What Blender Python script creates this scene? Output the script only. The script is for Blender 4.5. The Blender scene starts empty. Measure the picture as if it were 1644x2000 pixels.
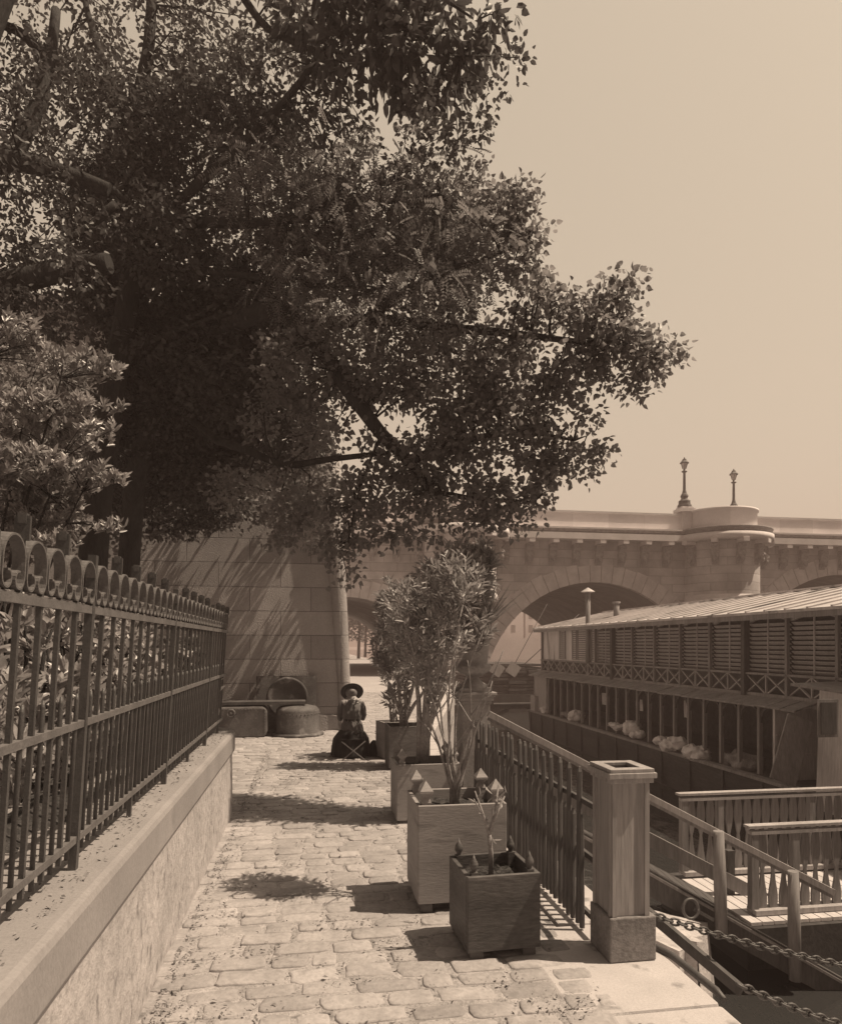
import bpy, bmesh, math, random
import numpy as np
from mathutils import Vector, Matrix, Quaternion, noise
random.seed(7); rng = np.random.default_rng(11)
PI = math.pi
sc = bpy.context.scene
COL = sc.collection

# ------------------------------------------------------------------ camera, world, sun, exposure
FPX, PSI, CAMH, HZ = 1339.0, math.radians(9.1), 1.65, 1260.0
cam_d = bpy.data.cameras.new('camera')
cam = bpy.data.objects.new('camera', cam_d); COL.objects.link(cam)
cam.location = (0, 0, CAMH); cam.rotation_euler = (PI/2, 0, -PSI)
cam_d.sensor_fit = 'VERTICAL'; cam_d.sensor_height = 36; cam_d.lens = 36*FPX/2000
cam_d.shift_y = 0.13; cam_d.clip_start = .05; cam_d.clip_end = 2000
sc.camera = cam
TINT = (1.0, .83, .63)
SUN = Vector((.49, -.10, .86)).normalized()
world = bpy.data.worlds.new('World'); sc.world = world; world.use_nodes = True
wt = world.node_tree; wt.nodes.clear()
wo = wt.nodes.new('ShaderNodeOutputWorld'); bg = wt.nodes.new('ShaderNodeBackground')
sky = wt.nodes.new('ShaderNodeTexSky'); sky.sky_type = 'NISHITA'; sky.sun_disc = False
sky.sun_elevation = math.asin(SUN.z); sky.sun_rotation = math.atan2(SUN.x, SUN.y)
sky.air_density = 2.0; sky.dust_density = 4.0
bw = wt.nodes.new('ShaderNodeRGBToBW')
pw = wt.nodes.new('ShaderNodeMath'); pw.operation = 'POWER'; pw.inputs[1].default_value = .45
mul = wt.nodes.new('ShaderNodeVectorMath'); mul.operation = 'SCALE'; mul.inputs[0].default_value = (TINT[0]*1.82, TINT[1]*1.82, TINT[2]*1.82)
wt.links.new(sky.outputs[0], bw.inputs[0]); wt.links.new(bw.outputs[0], pw.inputs[0])
wtc = wt.nodes.new('ShaderNodeTexCoord'); wdot = wt.nodes.new('ShaderNodeVectorMath'); wdot.operation = 'DOT_PRODUCT'
wdot.inputs[1].default_value = Vector((.42, .87, .26)).normalized()
wmr = wt.nodes.new('ShaderNodeMapRange'); wmr.interpolation_type = 'SMOOTHSTEP'; wmr.inputs[1].default_value = -.2; wmr.inputs[2].default_value = .72
wmr.inputs[3].default_value = .22; wmr.inputs[4].default_value = 1.0
wml = wt.nodes.new('ShaderNodeMath'); wml.operation = 'MULTIPLY'
wt.links.new(wtc.outputs['Generated'], wdot.inputs[0]); wt.links.new(wdot.outputs['Value'], wmr.inputs[0]); wt.links.new(wmr.outputs[0], wml.inputs[1])
wt.links.new(pw.outputs[0], wml.inputs[0]); wt.links.new(wml.outputs[0], mul.inputs['Scale']); wt.links.new(mul.outputs[0], bg.inputs[0])
bg.inputs[1].default_value = .15   # tinted below
wt.links.new(bg.outputs[0], wo.inputs[0])
sun_d = bpy.data.lights.new('sun', 'SUN'); sun_d.energy = 4.6; sun_d.angle = math.radians(.5); sun_d.color = (1.0, .815, .61)
sun = bpy.data.objects.new('sun', sun_d); COL.objects.link(sun)
sun.rotation_euler = SUN.to_track_quat('Z', 'Y').to_euler(); sun.location = (20, -5, 40)
sc.view_settings.view_transform = 'Standard'; sc.view_settings.look = 'None'
sc.view_settings.exposure = 0.36; sc.view_settings.gamma = 1.0

# ------------------------------------------------------------------ measuring helpers (photo pixel + distance -> point in the place)
FW = (math.sin(PSI), math.cos(PSI)); RT = (math.cos(PSI), -math.sin(PSI))
def at(px, py, D):
    a = (px-822)/FPX; b = (HZ-py)/FPX
    return Vector(((FW[0]+a*RT[0])*D, (FW[1]+a*RT[1])*D, CAMH+b*D))
def atx(px, py, X):
    a = (px-822)/FPX; return at(px, py, X/(FW[0]+a*RT[0]))
def aty(px, py, Y):
    a = (px-822)/FPX; return at(px, py, Y/(FW[1]+a*RT[1]))
def atz(px, py, z):
    return at(px, py, (z-CAMH)/((HZ-py)/FPX))

# ------------------------------------------------------------------ materials
MATS = {}
def mat(name, c, rough=.8, var=.2, vs=5, bump=.2, bs=45, stretch=(1, 1, 1), spec=.3, fine=.12, spots=0, spotc=None, spots_scale=14, dist=.01, metal=0):
    if name in MATS: return MATS[name]
    m = bpy.data.materials.new(name); m.use_nodes = True; nt = m.node_tree; N = nt.nodes; L = nt.links
    b = N['Principled BSDF']; b.inputs['Roughness'].default_value = rough
    b.inputs['Specular IOR Level'].default_value = spec; b.inputs['Metallic'].default_value = metal
    tc = N.new('ShaderNodeTexCoord'); mp = N.new('ShaderNodeMapping'); mp.inputs['Scale'].default_value = stretch
    L.new(tc.outputs['Object'], mp.inputs[0])
    n1 = N.new('ShaderNodeTexNoise'); n1.inputs['Scale'].default_value = vs; n1.inputs['Detail'].default_value = 6; n1.inputs['Roughness'].default_value = .6
    n2 = N.new('ShaderNodeTexNoise'); n2.inputs['Scale'].default_value = bs; n2.inputs['Detail'].default_value = 5; n2.inputs['Roughness'].default_value = .65
    L.new(mp.outputs[0], n1.inputs[0]); L.new(mp.outputs[0], n2.inputs[0])
    r = N.new('ShaderNodeMapRange'); r.inputs[1].default_value = .3; r.inputs[2].default_value = .7
    r.inputs[3].default_value = c*(1-var); r.inputs[4].default_value = c*(1+var); L.new(n1.outputs[0], r.inputs[0])
    r2 = N.new('ShaderNodeMapRange'); r2.inputs[1].default_value = .3; r2.inputs[2].default_value = .7
    r2.inputs[3].default_value = 1-fine; r2.inputs[4].default_value = 1+fine; L.new(n2.outputs[0], r2.inputs[0])
    mu = N.new('ShaderNodeMath'); mu.operation = 'MULTIPLY'; L.new(r.outputs[0], mu.inputs[0]); L.new(r2.outputs[0], mu.inputs[1])
    out = mu.outputs[0]
    if spots:
        n3 = N.new('ShaderNodeTexNoise'); n3.inputs['Scale'].default_value = spots_scale; n3.inputs['Detail'].default_value = 4; L.new(mp.outputs[0], n3.inputs[0])
        r3 = N.new('ShaderNodeMapRange'); r3.inputs[1].default_value = .62-.12*spots; r3.inputs[2].default_value = .70
        L.new(n3.outputs[0], r3.inputs[0])
        mx = N.new('ShaderNodeMix'); mx.data_type = 'FLOAT'; L.new(r3.outputs[0], mx.inputs[0]); L.new(out, mx.inputs[2]); mx.inputs[3].default_value = spotc
        out = mx.outputs[0]
    cc = N.new('ShaderNodeCombineColor')
    for i, g in enumerate((1.0, .945, .945)):
        mm_ = N.new('ShaderNodeMath'); mm_.operation = 'MULTIPLY'; L.new(out, mm_.inputs[0]); mm_.inputs[1].default_value = g; L.new(mm_.outputs[0], cc.inputs[i])
    L.new(cc.outputs[0], b.inputs['Base Color'])
    if bump:
        bp = N.new('ShaderNodeBump'); bp.inputs['Strength'].default_value = bump; bp.inputs['Distance'].default_value = dist
        L.new(n2.outputs[0], bp.inputs['Height']); L.new(bp.outputs[0], b.inputs['Normal'])
    MATS[name] = m; return m

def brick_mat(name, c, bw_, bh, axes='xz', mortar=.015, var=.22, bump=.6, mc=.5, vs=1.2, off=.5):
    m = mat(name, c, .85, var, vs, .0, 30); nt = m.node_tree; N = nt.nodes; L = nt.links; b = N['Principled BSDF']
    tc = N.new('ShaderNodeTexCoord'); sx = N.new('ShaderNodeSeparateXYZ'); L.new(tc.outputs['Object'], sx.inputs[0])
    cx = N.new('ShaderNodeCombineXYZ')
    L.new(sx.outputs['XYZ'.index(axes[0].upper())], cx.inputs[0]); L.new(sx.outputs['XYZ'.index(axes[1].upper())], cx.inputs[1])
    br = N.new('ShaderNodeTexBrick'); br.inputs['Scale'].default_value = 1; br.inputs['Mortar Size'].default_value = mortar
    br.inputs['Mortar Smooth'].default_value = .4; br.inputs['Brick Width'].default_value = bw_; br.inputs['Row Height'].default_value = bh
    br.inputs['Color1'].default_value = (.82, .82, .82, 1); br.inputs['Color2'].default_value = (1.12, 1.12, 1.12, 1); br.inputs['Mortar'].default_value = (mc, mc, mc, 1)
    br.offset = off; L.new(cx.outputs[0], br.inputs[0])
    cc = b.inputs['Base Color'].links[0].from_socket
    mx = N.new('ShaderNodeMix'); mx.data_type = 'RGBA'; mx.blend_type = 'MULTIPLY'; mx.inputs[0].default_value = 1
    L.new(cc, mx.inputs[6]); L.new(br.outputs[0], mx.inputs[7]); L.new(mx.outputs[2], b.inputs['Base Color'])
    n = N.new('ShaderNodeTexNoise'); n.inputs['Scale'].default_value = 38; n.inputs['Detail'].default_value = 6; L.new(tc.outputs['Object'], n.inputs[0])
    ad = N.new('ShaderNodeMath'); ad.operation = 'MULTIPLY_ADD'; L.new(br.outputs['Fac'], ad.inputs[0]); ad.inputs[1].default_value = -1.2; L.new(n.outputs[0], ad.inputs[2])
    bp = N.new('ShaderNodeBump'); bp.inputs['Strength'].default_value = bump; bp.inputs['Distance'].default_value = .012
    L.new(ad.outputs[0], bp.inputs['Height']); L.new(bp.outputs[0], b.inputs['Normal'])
    return m

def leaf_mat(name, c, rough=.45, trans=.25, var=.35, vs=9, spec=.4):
    m = mat(name, c, rough, var, vs, 0, 60, spec=spec); nt = m.node_tree; N = nt.nodes; L = nt.links; b = N['Principled BSDF']
    tr = N.new('ShaderNodeBsdfTranslucent'); tg = N.new('ShaderNodeVectorMath'); tg.operation = 'SCALE'; tg.inputs['Scale'].default_value = 1.7
    L.new(b.inputs['Base Color'].links[0].from_socket, tg.inputs[0]); L.new(tg.outputs[0], tr.inputs[0])
    mx = N.new('ShaderNodeMixShader'); mx.inputs[0].default_value = trans
    L.new(b.outputs[0], mx.inputs[1]); L.new(tr.outputs[0], mx.inputs[2]); L.new(mx.outputs[0], N['Material Output'].inputs[0])
    return m

m_cobble = mat('cobble_stone', .34, .88, .2, 3.1, .7, 34, fine=.16, spots=.38, spotc=.26, spots_scale=12, dist=.008)
m_dirt = mat('joint_dirt', .38, .95, .25, 6, .8, 60, fine=.25, dist=.02, spots=.25, spotc=.12, spots_scale=7)
m_edge = mat('granite_edge', .46, .8, .10, 3, .25, 90, fine=.1, spots=.2, spotc=.25, spots_scale=7)
m_litter = mat('litter', .19, .9, .75, 14, 0)
m_wallstone = mat('limestone_wall', .42, .9, .16, 3.0, .8, 22, stretch=(1, 1, .75), fine=.18, spots=.40, spotc=.24, spots_scale=17, dist=.02)
m_coping = mat('coping_stone', .27, .85, .14, 2.0, .3, 70, stretch=(1, 1, .6), fine=.1, spots=.15, spotc=.24, spots_scale=5)
m_iron = mat('painted_iron', .07, .5, .3, 12, .25, 120, spec=.55, fine=.2)
m_rail = mat('sunlit_iron', .14, .55, .25, 10, .25, 120, spec=.4, fine=.2)  # paler copy of the iron: sunlight on rails and scrolls put into the colour
m_abut = brick_mat('abutment_stone', .36, 1.15, .46, 'xz', .008, .15, 1.0, .55, 1.5)
m_abutside = brick_mat('abutment_side', .25, 1.15, .46, 'yz', .008, .15, 1.0, .55, 1.5)
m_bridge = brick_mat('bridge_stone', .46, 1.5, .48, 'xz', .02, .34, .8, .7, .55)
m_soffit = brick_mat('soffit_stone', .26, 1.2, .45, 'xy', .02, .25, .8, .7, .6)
m_vouss = mat('voussoir_stone', .55, .85, .2, 1.2, .4, 25, fine=.1)
m_cornice = mat('cornice_stone', .66, .85, .14, 1.0, .3, 25, fine=.1)
m_parapet = brick_mat('parapet_stone', .78, 2.2, 1.4, 'xz', .012, .1, .5, .8, .8)
m_carv = mat('carved_stone', .30, .9, .3, 4, .6, 20, fine=.2)
m_woodlt = mat('weathered_plank', .36, .75, .18, 3, .3, 30, stretch=(1, 1, .12), fine=.22)
m_wood = mat('grey_timber', .22, .75, .25, 4, .35, 40, stretch=(1, 1, .1), fine=.25)
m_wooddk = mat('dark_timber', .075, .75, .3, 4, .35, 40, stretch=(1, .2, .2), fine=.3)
m_pillar = mat('pillar_wood', .31, .7, .2, 5, .35, 45, stretch=(1, 1, .07), fine=.25, spots=.2, spotc=.2, spots_scale=6)
m_pillbase = mat('pillar_stone', .22, .85, .2, 6, .8, 50, fine=.25)
m_boxA = mat('planter_dark', .085, .55, .35, 5, .5, 60, stretch=(.25, .25, 1), fine=.35, spots=.25, spotc=.16, spots_scale=11)
m_boxB = mat('planter_pale', .29, .7, .18, 4, .22, 80, stretch=(.25, .25, 1.2), fine=.12, spots=.15, spotc=.2, spots_scale=9)
m_boxD = mat('planter_brown', .12, .65, .3, 5, .4, 60, stretch=(.25, .25, 1), fine=.25)
m_soil = mat('soil', .06, .95, .5, 20, 1.0, 50, dist=.03, fine=.4)
m_picket = mat('picket_wood', .12, .75, .3, 8, .3, 60, stretch=(1, 1, .12), fine=.3)
m_roof = mat('roof_sheet', .50, .7, .22, 1.6, .3, 20, stretch=(.2, 1, 1), fine=.15, spots=.3, spotc=.2, spots_scale=3)
m_hull = mat('tarred_hull', .05, .6, .4, 2.5, .4, 25, stretch=(1, .2, 1), fine=.3)
m_cloth = mat('white_linen', .62, .9, .12, 8, .5, 30, fine=.08)
m_bark = mat('bark', .035, .9, .35, 8, 1.0, 25, stretch=(1, 1, .3), fine=.3, dist=.03)
m_twig = mat('pale_stem', .30, .85, .35, 12, .6, 60, fine=.25)
m_leaf = leaf_mat('poplar_leaf', .16, .42, .5)
m_leaf2 = leaf_mat('acacia_leaf', .15, .5, .45)
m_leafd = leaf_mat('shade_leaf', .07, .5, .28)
m_laurel = leaf_mat('laurel_leaf', .28, .36, .25, spec=.6)
m_oleander = leaf_mat('oleander_leaf', .27, .42, .3, spec=.5)
m_boiler = mat('rusty_iron', .10, .65, .4, 4, .5, 40, fine=.3, spots=.3, spotc=.2, spots_scale=7)
m_bronze = mat('lamp_iron', .10, .55, .3, 8, .3, 50)
m_glass = mat('lamp_glass', .5, .2, .05, 5, 0, 20, spec=.5)
m_skin = mat('skin', .34, .6, .08, 10, .05, 80)
m_hair = mat('hair', .16, .6, .35, 30, .4, 90, stretch=(1, 1, .3))
m_hat = mat('felt_hat', .045, .8, .2, 20, .2, 90)
m_blouse = mat('brown_blouse', .12, .85, .25, 10, .4, 60, stretch=(3, 3, .4))
m_skirt = mat('black_skirt', .02, .85, .3, 8, .3, 50)
m_collar = mat('white_collar', .55, .8, .08, 10, .1, 60)
m_far = mat('far_facade', .62, .9, .15, .2, 0, 4)
m_fardark = mat('far_window', .10, .5, .2, 1, 0, 5)
m_urn = mat('urn_stone', .32, .8, .18, 5, .4, 40, fine=.12)
m_slope = mat('bank_stone', .46, .85, .2, 2.5, .7, 18, fine=.15, spots=.3, spotc=.25, spots_scale=4, dist=.03)

# water: dark, reflective, with small ripples
def water_mat():
    m = bpy.data.materials.new('river_water'); m.use_nodes = True; N = m.node_tree.nodes; L = m.node_tree.links; b = N['Principled BSDF']
    b.inputs['Base Color'].default_value = (.03, .03, .03, 1); b.inputs['Roughness'].default_value = .05; b.inputs['IOR'].default_value = 1.33
    tc = N.new('ShaderNodeTexCoord'); mp = N.new('ShaderNodeMapping'); mp.inputs['Scale'].default_value = (1, .55, 1); L.new(tc.outputs['Object'], mp.inputs[0])
    n = N.new('ShaderNodeTexNoise'); n.inputs['Scale'].default_value = 3.2; n.inputs['Detail'].default_value = 4; L.new(mp.outputs[0], n.inputs[0])
    bp = N.new('ShaderNodeBump'); bp.inputs['Strength'].default_value = .25; bp.inputs['Distance'].default_value = .06; L.new(n.outputs[0], bp.inputs['Height'])
    L.new(bp.outputs[0], b.inputs['Normal']); return m
m_water = water_mat()

# ------------------------------------------------------------------ things, parts, mesh builder
LOC = {}
def tag(o, label=None, cat=None, group=None, kind=None):
    if label: o['label'] = label
    if cat: o['category'] = cat
    if group: o['group'] = group
    if kind: o['kind'] = kind
    return o
def thing(name, label, cat, loc=(0, 0, 0), rz=0, group=None):
    o = bpy.data.objects.new(name, None); COL.objects.link(o); o.empty_display_size = .2
    o.location = loc; o.rotation_euler = (0, 0, rz); LOC[o.name] = Vector(loc)
    return tag(o, label, cat, group)
def origin_of(p): return LOC.get(p.name, Vector((0, 0, 0))) if p else Vector((0, 0, 0))

class MB:
    def __init__(s): s.v = []; s.f = []; s.sm = []
    def add(s, vs, fs, smooth=False):
        o = len(s.v); s.v += [tuple(v) for v in vs]; s.f += [tuple(i+o for i in f) for f in fs]; s.sm += [smooth]*len(fs); return s
    def box(s, x0, y0, z0, x1, y1, z1, M=None):
        vs = [Vector((x, y, z)) for z in (z0, z1) for y in (y0, y1) for x in (x0, x1)]
        if M is not None: vs = [M @ v for v in vs]
        return s.add(vs, [(0, 2, 3, 1), (4, 5, 7, 6), (0, 1, 5, 4), (2, 6, 7, 3), (0, 4, 6, 2), (1, 3, 7, 5)])
    def beam(s, p0, p1, w, h, up=(0, 0, 1), b=0):
        p0 = Vector(p0); p1 = Vector(p1); d = (p1-p0).normalized(); up = Vector(up)
        if abs(d.dot(up)) > .95: up = Vector((0, 1, 0))
        r = d.cross(up).normalized(); u = r.cross(d)
        if b:
            q = [(-w/2+b, -h/2), (w/2-b, -h/2), (w/2, -h/2+b), (w/2, h/2-b), (w/2-b, h/2), (-w/2+b, h/2), (-w/2, h/2-b), (-w/2, -h/2+b)]
        else: q = [(-w/2, -h/2), (w/2, -h/2), (w/2, h/2), (-w/2, h/2)]
        n = len(q)
        vs = [p+r*a+u*c for p in (p0, p1) for a, c in q]
        fs = [(i, (i+1) % n, n+(i+1) % n, n+i) for i in range(n)]+[tuple(range(n-1, -1, -1)), tuple(range(n, 2*n))]
        return s.add(vs, fs)
    def tube(s, pts, rad, seg=8, cap=True, smooth=True):
        pts = [Vector(p) for p in pts]; n = len(pts)
        if not hasattr(rad, '__len__'): rad = [rad]*n
        vs = []; ref = None
        for i, p in enumerate(pts):
            d = (pts[min(i+1, n-1)]-pts[max(i-1, 0)]).normalized()
            if ref is None: ref = Vector((0, 0, 1)) if abs(d.z) < .9 else Vector((1, 0, 0))
            r = d.cross(ref)
            if r.length < 1e-4: r = d.cross(Vector((0, 1, 0)))
            r.normalize(); u = r.cross(d).normalized(); ref = u
            vs += [p+(r*math.cos(2*PI*k/seg)+u*math.sin(2*PI*k/seg))*rad[i] for k in range(seg)]
        fs = [(i*seg+k, i*seg+(k+1) % seg, (i+1)*seg+(k+1) % seg, (i+1)*seg+k) for i in range(n-1) for k in range(seg)]
        s.add(vs, fs, smooth)
        if cap: s.add(vs[:seg], [tuple(range(seg-1, -1, -1))]); s.add(vs[-seg:], [tuple(range(seg))])
        return s
    def lathe(s, prof, c=(0, 0, 0), seg=24, a0=0, a1=2*PI, smooth=True, M=None, sharp=True):
        full = abs(a1-a0-2*PI) < 1e-6; k = seg if full else seg+1
        c = Vector(c)
        def ring(r, z):
            o = []
            for j in range(k):
                t = a0+(a1-a0)*j/seg; v = Vector((r*math.cos(t), r*math.sin(t), z))
                if M is not None: v = M @ v
                o.append(c+v)
            return o
        for i in range(len(prof)-1):
            vs = ring(*prof[i])+ring(*prof[i+1])
            m = seg
            fs = [(j, (j+1) % k, k+(j+1) % k, k+j) for j in range(m)]
            s.add(vs, fs, smooth)
        return s
    def prism(s, poly, axis, a, b):
        # poly in the plane of the other two axes
        def P(u, v, w): return {'x': (w, u, v), 'y': (u, w, v), 'z': (u, v, w)}[axis]
        n = len(poly); vs = [P(u, v, a) for u, v in poly]+[P(u, v, b) for u, v in poly]
        return s.add(vs, [(i, (i+1) % n, n+(i+1) % n, n+i) for i in range(n)]+[tuple(range(n-1, -1, -1)), tuple(range(n, 2*n))])
    def loft(s, rings, smooth=True, cap=True):
        n = len(rings[0]); vs = [p for r in rings for p in r]
        fs = [(i*n+k, i*n+(k+1) % n, (i+1)*n+(k+1) % n, (i+1)*n+k) for i in range(len(rings)-1) for k in range(n)]
        s.add(vs, fs, smooth)
        if cap: s.add(rings[0], [tuple(range(n-1, -1, -1))]); s.add(rings[-1], [tuple(range(n))])
        return s
    def ball(s, c, r, seg=10, rings=6, sc_=(1, 1, 1), M=None):
        vs = []; c = Vector(c)
        for i in range(rings+1):
            t = PI*i/rings
            for k in range(seg):
                v = Vector((math.sin(t)*math.cos(2*PI*k/seg)*r*sc_[0], math.sin(t)*math.sin(2*PI*k/seg)*r*sc_[1], math.cos(t)*r*sc_[2]))
                if M is not None: v = M @ v
                vs.append(c+v)
        fs = [(i*seg+k, (i+1)*seg+k, (i+1)*seg+(k+1) % seg, i*seg+(k+1) % seg) for i in range(rings) for k in range(seg)]
        return s.add(vs, fs, True)
    def mesh(s, name, org=(0, 0, 0)):
        me = bpy.data.meshes.new(name); o = Vector(org)
        me.from_pydata([(v[0]-o.x, v[1]-o.y, v[2]-o.z) for v in s.v], [], s.f)
        me.polygons.foreach_set('use_smooth', s.sm)
        bm = bmesh.new(); bm.from_mesh(me); bmesh.ops.remove_doubles(bm, verts=bm.verts, dist=1e-5)
        bmesh.ops.dissolve_degenerate(bm, dist=1e-6, edges=bm.edges); bmesh.ops.recalc_face_normals(bm, faces=bm.faces); bm.to_mesh(me); bm.free()
        me.update(); return me
    def build(s, name, m, parent=None, local=False, bevel=0):
        me = s.mesh(name, (0, 0, 0) if local else origin_of(parent)); me.materials.append(m)
        return link(name, me, parent, bevel=bevel)
def link(name, me, parent=None, loc=(0, 0, 0), rot=(0, 0, 0), bevel=0):
    o = bpy.data.objects.new(name, me); COL.objects.link(o); o.location = loc; o.rotation_euler = rot
    if parent:
        o.parent = parent
        if parent.type != 'EMPTY': LOC[o.name] = LOC.get(parent.name, Vector((0, 0, 0)))
        else: LOC[o.name] = LOC[parent.name]
    if bevel:
        b = o.modifiers.new('bevel', 'BEVEL'); b.width = bevel; b.segments = 2; b.limit_method = 'ANGLE'; b.angle_limit = math.radians(40)
    return o
def np_mesh(name, V, F, m, parent=None):
    # V (n,3) world coords; F (k,c) constant-size faces or list of such arrays
    Fs = F if isinstance(F, list) else [F]
    o = origin_of(parent); V = V-np.array([o.x, o.y, o.z])
    me = bpy.data.meshes.new(name); me.vertices.add(len(V)); me.vertices.foreach_set('co', V.astype(np.float32).ravel())
    loops = np.concatenate([f.ravel() for f in Fs]); sizes = np.concatenate([np.full(len(f), f.shape[1]) for f in Fs])
    st = np.concatenate([[0], np.cumsum(sizes)[:-1]])
    me.loops.add(len(loops)); me.loops.foreach_set('vertex_index', loops.astype(np.int32))
    me.polygons.add(len(sizes)); me.polygons.foreach_set('loop_start', st.astype(np.int32)); me.polygons.foreach_set('loop_total', sizes.astype(np.int32))
    me.update(calc_edges=True); me.validate(); me.materials.append(m)
    return link(name, me, parent)
def copy_tree(o, parent=None):
    c = o.copy(); COL.objects.link(c)
    if parent: c.parent = parent
    for ch in list(o.children): copy_tree(ch, c)
    return c
def struct(name, mb, m): return tag(mb.build(name, m), kind='structure')

# ------------------------------------------------------------------ leaves
T_HEART = (np.array([(0, 0), (.02, .30), (.25, .50), (.62, .36), (1.05, 0), (.62, -.36), (.25, -.50), (.02, -.30)]), [(0, 4, 3, 2, 1), (0, 7, 6, 5, 4)])
T_LANCE = (np.array([(0, 0), (.3, .5), (.7, .42), (1, 0), (.7, -.42), (.3, -.5)]), [(0, 3, 2, 1), (0, 5, 4, 3)])
T_DIA = (np.array([(0, 0), (.45, .5), (1, 0), (.45, -.5)]), [(0, 1, 2, 3)])
def unit(a): return a/np.maximum(np.linalg.norm(a, axis=1, keepdims=True), 1e-9)
def leaf_arrays(P, U, Nn, Ls, Ws, tpl, fold=.25, curl=.15):
    T, F = tpl; n = len(P); k = len(T); U = unit(U); Vv = unit(np.cross(Nn, U)); Nn = np.cross(U, Vv)
    u = T[:, 0][None, :, None]; v = T[:, 1][None, :, None]
    X = P[:, None, :]+U[:, None, :]*u*Ls[:, None, None]+Vv[:, None, :]*v*Ws[:, None, None]+Nn[:, None, :]*(np.abs(v)*fold*Ws[:, None, None]-u*u*curl*Ls[:, None, None])
    base = (np.arange(n)*k)[:, None]
    return X.reshape(-1, 3), [base+np.array(f)[None, :] for f in F]
def join(parts):
    Vs = []; Fd = {}; off = 0
    for V, F in parts:
        for f in F: Fd.setdefault(f.shape[1], []).append(f+off)
        Vs.append(V); off += len(V)
    return np.concatenate(Vs), [np.concatenate(x) for x in Fd.values()]
def rnd_dir(n): return unit(rng.normal(size=(n, 3)))
def blob_points(c, r, n, shell=.35):
    d = rnd_dir(n); q = rng.random(n)**(1/3)*(1-shell)+shell*rng.random(n)**.2; q = np.clip(q, 0, 1)
    return np.array(c)[None]+d*q[:, None]*np.array(r)[None]

# ------------------------------------------------------------------ THE SETTING: quay, river, banks
mb = MB(); QP = [(1.42, -30), (1.42, 9.5), (1.9, 13), (4.2, 22), (6.6, 37), (6.6, 62), (7, 400)]
mb.add([(-90, -30, -.006)]+[(x, y, -.006) for x, y in QP]+[(-90, 400, -.006)], [tuple(range(9))])
struct('quay_ground', mb, m_dirt)
mb = MB(); mb.add([(1.6, -60, -1.6), (260, -60, -1.6), (260, 500, -1.6), (1.6, 500, -1.6)], [(0, 1, 2, 3)])
struct('river_water', mb, m_water)
mb = MB()   # river bed / far ground out to the horizon
mb.add([(-1500, -300, -3), (1500, -300, -3), (1500, 1900, -3), (-1500, 1900, -3)], [(0, 1, 2, 3)])
struct('ground', mb, m_dirt)
# cobbles: every sett a small rounded block in one sheet
STONES = []
def cobbles():
    P = []; Fq = []; Ft = []; nseg = 14; off = 0
    rings = [(1.0, -.03), (1.0, -.0055), (.955, -.0012), (.85, .0012), (.45, .0022)]
    ang = np.linspace(0, 2*PI, nseg, endpoint=False)
    def stone(cx, cy, w, d, rot):
        nonlocal off
        STONES.append((cx, cy, w, d))
        ca, sa = np.cos(ang), np.sin(ang); e = .24+.20*rng.random()
        sx = np.sign(ca)*np.abs(ca)**e*w/2*(1+rng.normal(0, .045, nseg)); sy = np.sign(sa)*np.abs(sa)**e*d/2*(1+rng.normal(0, .06, nseg))
        tx, ty = rng.normal(0, .018, 2); dz = rng.normal(0, .003); crown = .4+1.4*rng.random()
        V = []
        for s_, z in rings:
            x = sx*s_; y = sy*s_; zz = (z*crown if z > 0 else z)+dz+x*tx+y*ty+rng.normal(0, .0012, nseg)
            V.append(np.stack([cx+x*math.cos(rot)-y*math.sin(rot), cy+x*math.sin(rot)+y*math.cos(rot), zz], 1))
        V.append(np.array([[cx, cy, .006*crown+dz]]))
        P.append(np.concatenate(V))
        for i in range(len(rings)-1):
            a = off+i*nseg+np.arange(nseg); b = off+i*nseg+(np.arange(nseg)+1) % nseg
            Fq.append(np.stack([a, b, b+nseg, a+nseg], 1))
        i = len(rings)-1; a = off+i*nseg+np.arange(nseg); b = off+i*nseg+(np.arange(nseg)+1) % nseg
        Ft.append(np.stack([a, b, np.full(nseg, off+len(rings)*nseg)], 1)); off += len(rings)*nseg+1
    y = .6
    while y < 24:
        d = .15+rng.normal(0, .012); 
        xl = -.72 if y < 7.0 else (-3.4 if y < 13.4 else .85)
        xr = 1.40 if y < 9.5 else (1.42+(y-9.5)*.137 if y < 13 else 1.9+(y-13)*.255)
        x = xl-rng.random()*.2
        while x < xr-.05:
            w = max(.15, .255+rng.normal(0, .05))
            x1 = min(x+w, xr)
            yy = y+.025*math.sin(x*1.7+y*.8)+rng.normal(0, .006)
            if x1-x > .09: stone((x+x1)/2, yy+d/2, (x1-x)-.016-.016*rng.random(), d-.012-.014*rng.random(), rng.normal(0, .03))
            x = x1
        y += d
    V = np.concatenate(P)
    o = np_mesh('cobbled_path', V, [np.concatenate(Fq), np.concatenate(Ft)], m_cobble)
    o.data.polygons.foreach_set('use_smooth', [True]*len(o.data.polygons))
    per = len(rings)*nseg+1; tone = np.repeat(np.clip(rng.normal(1, .075, len(P)), .78, 1.18), per)
    at_ = o.data.attributes.new('stone_tone', 'FLOAT', 'POINT'); at_.data.foreach_set('value', tone.astype(np.float32))
    nt = m_cobble.node_tree; b = nt.nodes['Principled BSDF']; src = b.inputs['Base Color'].links[0].from_socket
    an = nt.nodes.new('ShaderNodeAttribute'); an.attribute_name = 'stone_tone'; sm = nt.nodes.new('ShaderNodeVectorMath'); sm.operation = 'SCALE'
    nt.links.new(src, sm.inputs[0]); nt.links.new(an.outputs['Fac'], sm.inputs['Scale']); nt.links.new(sm.outputs[0], b.inputs['Base Color'])
    return tag(o, kind='structure')
cobbles()
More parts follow.
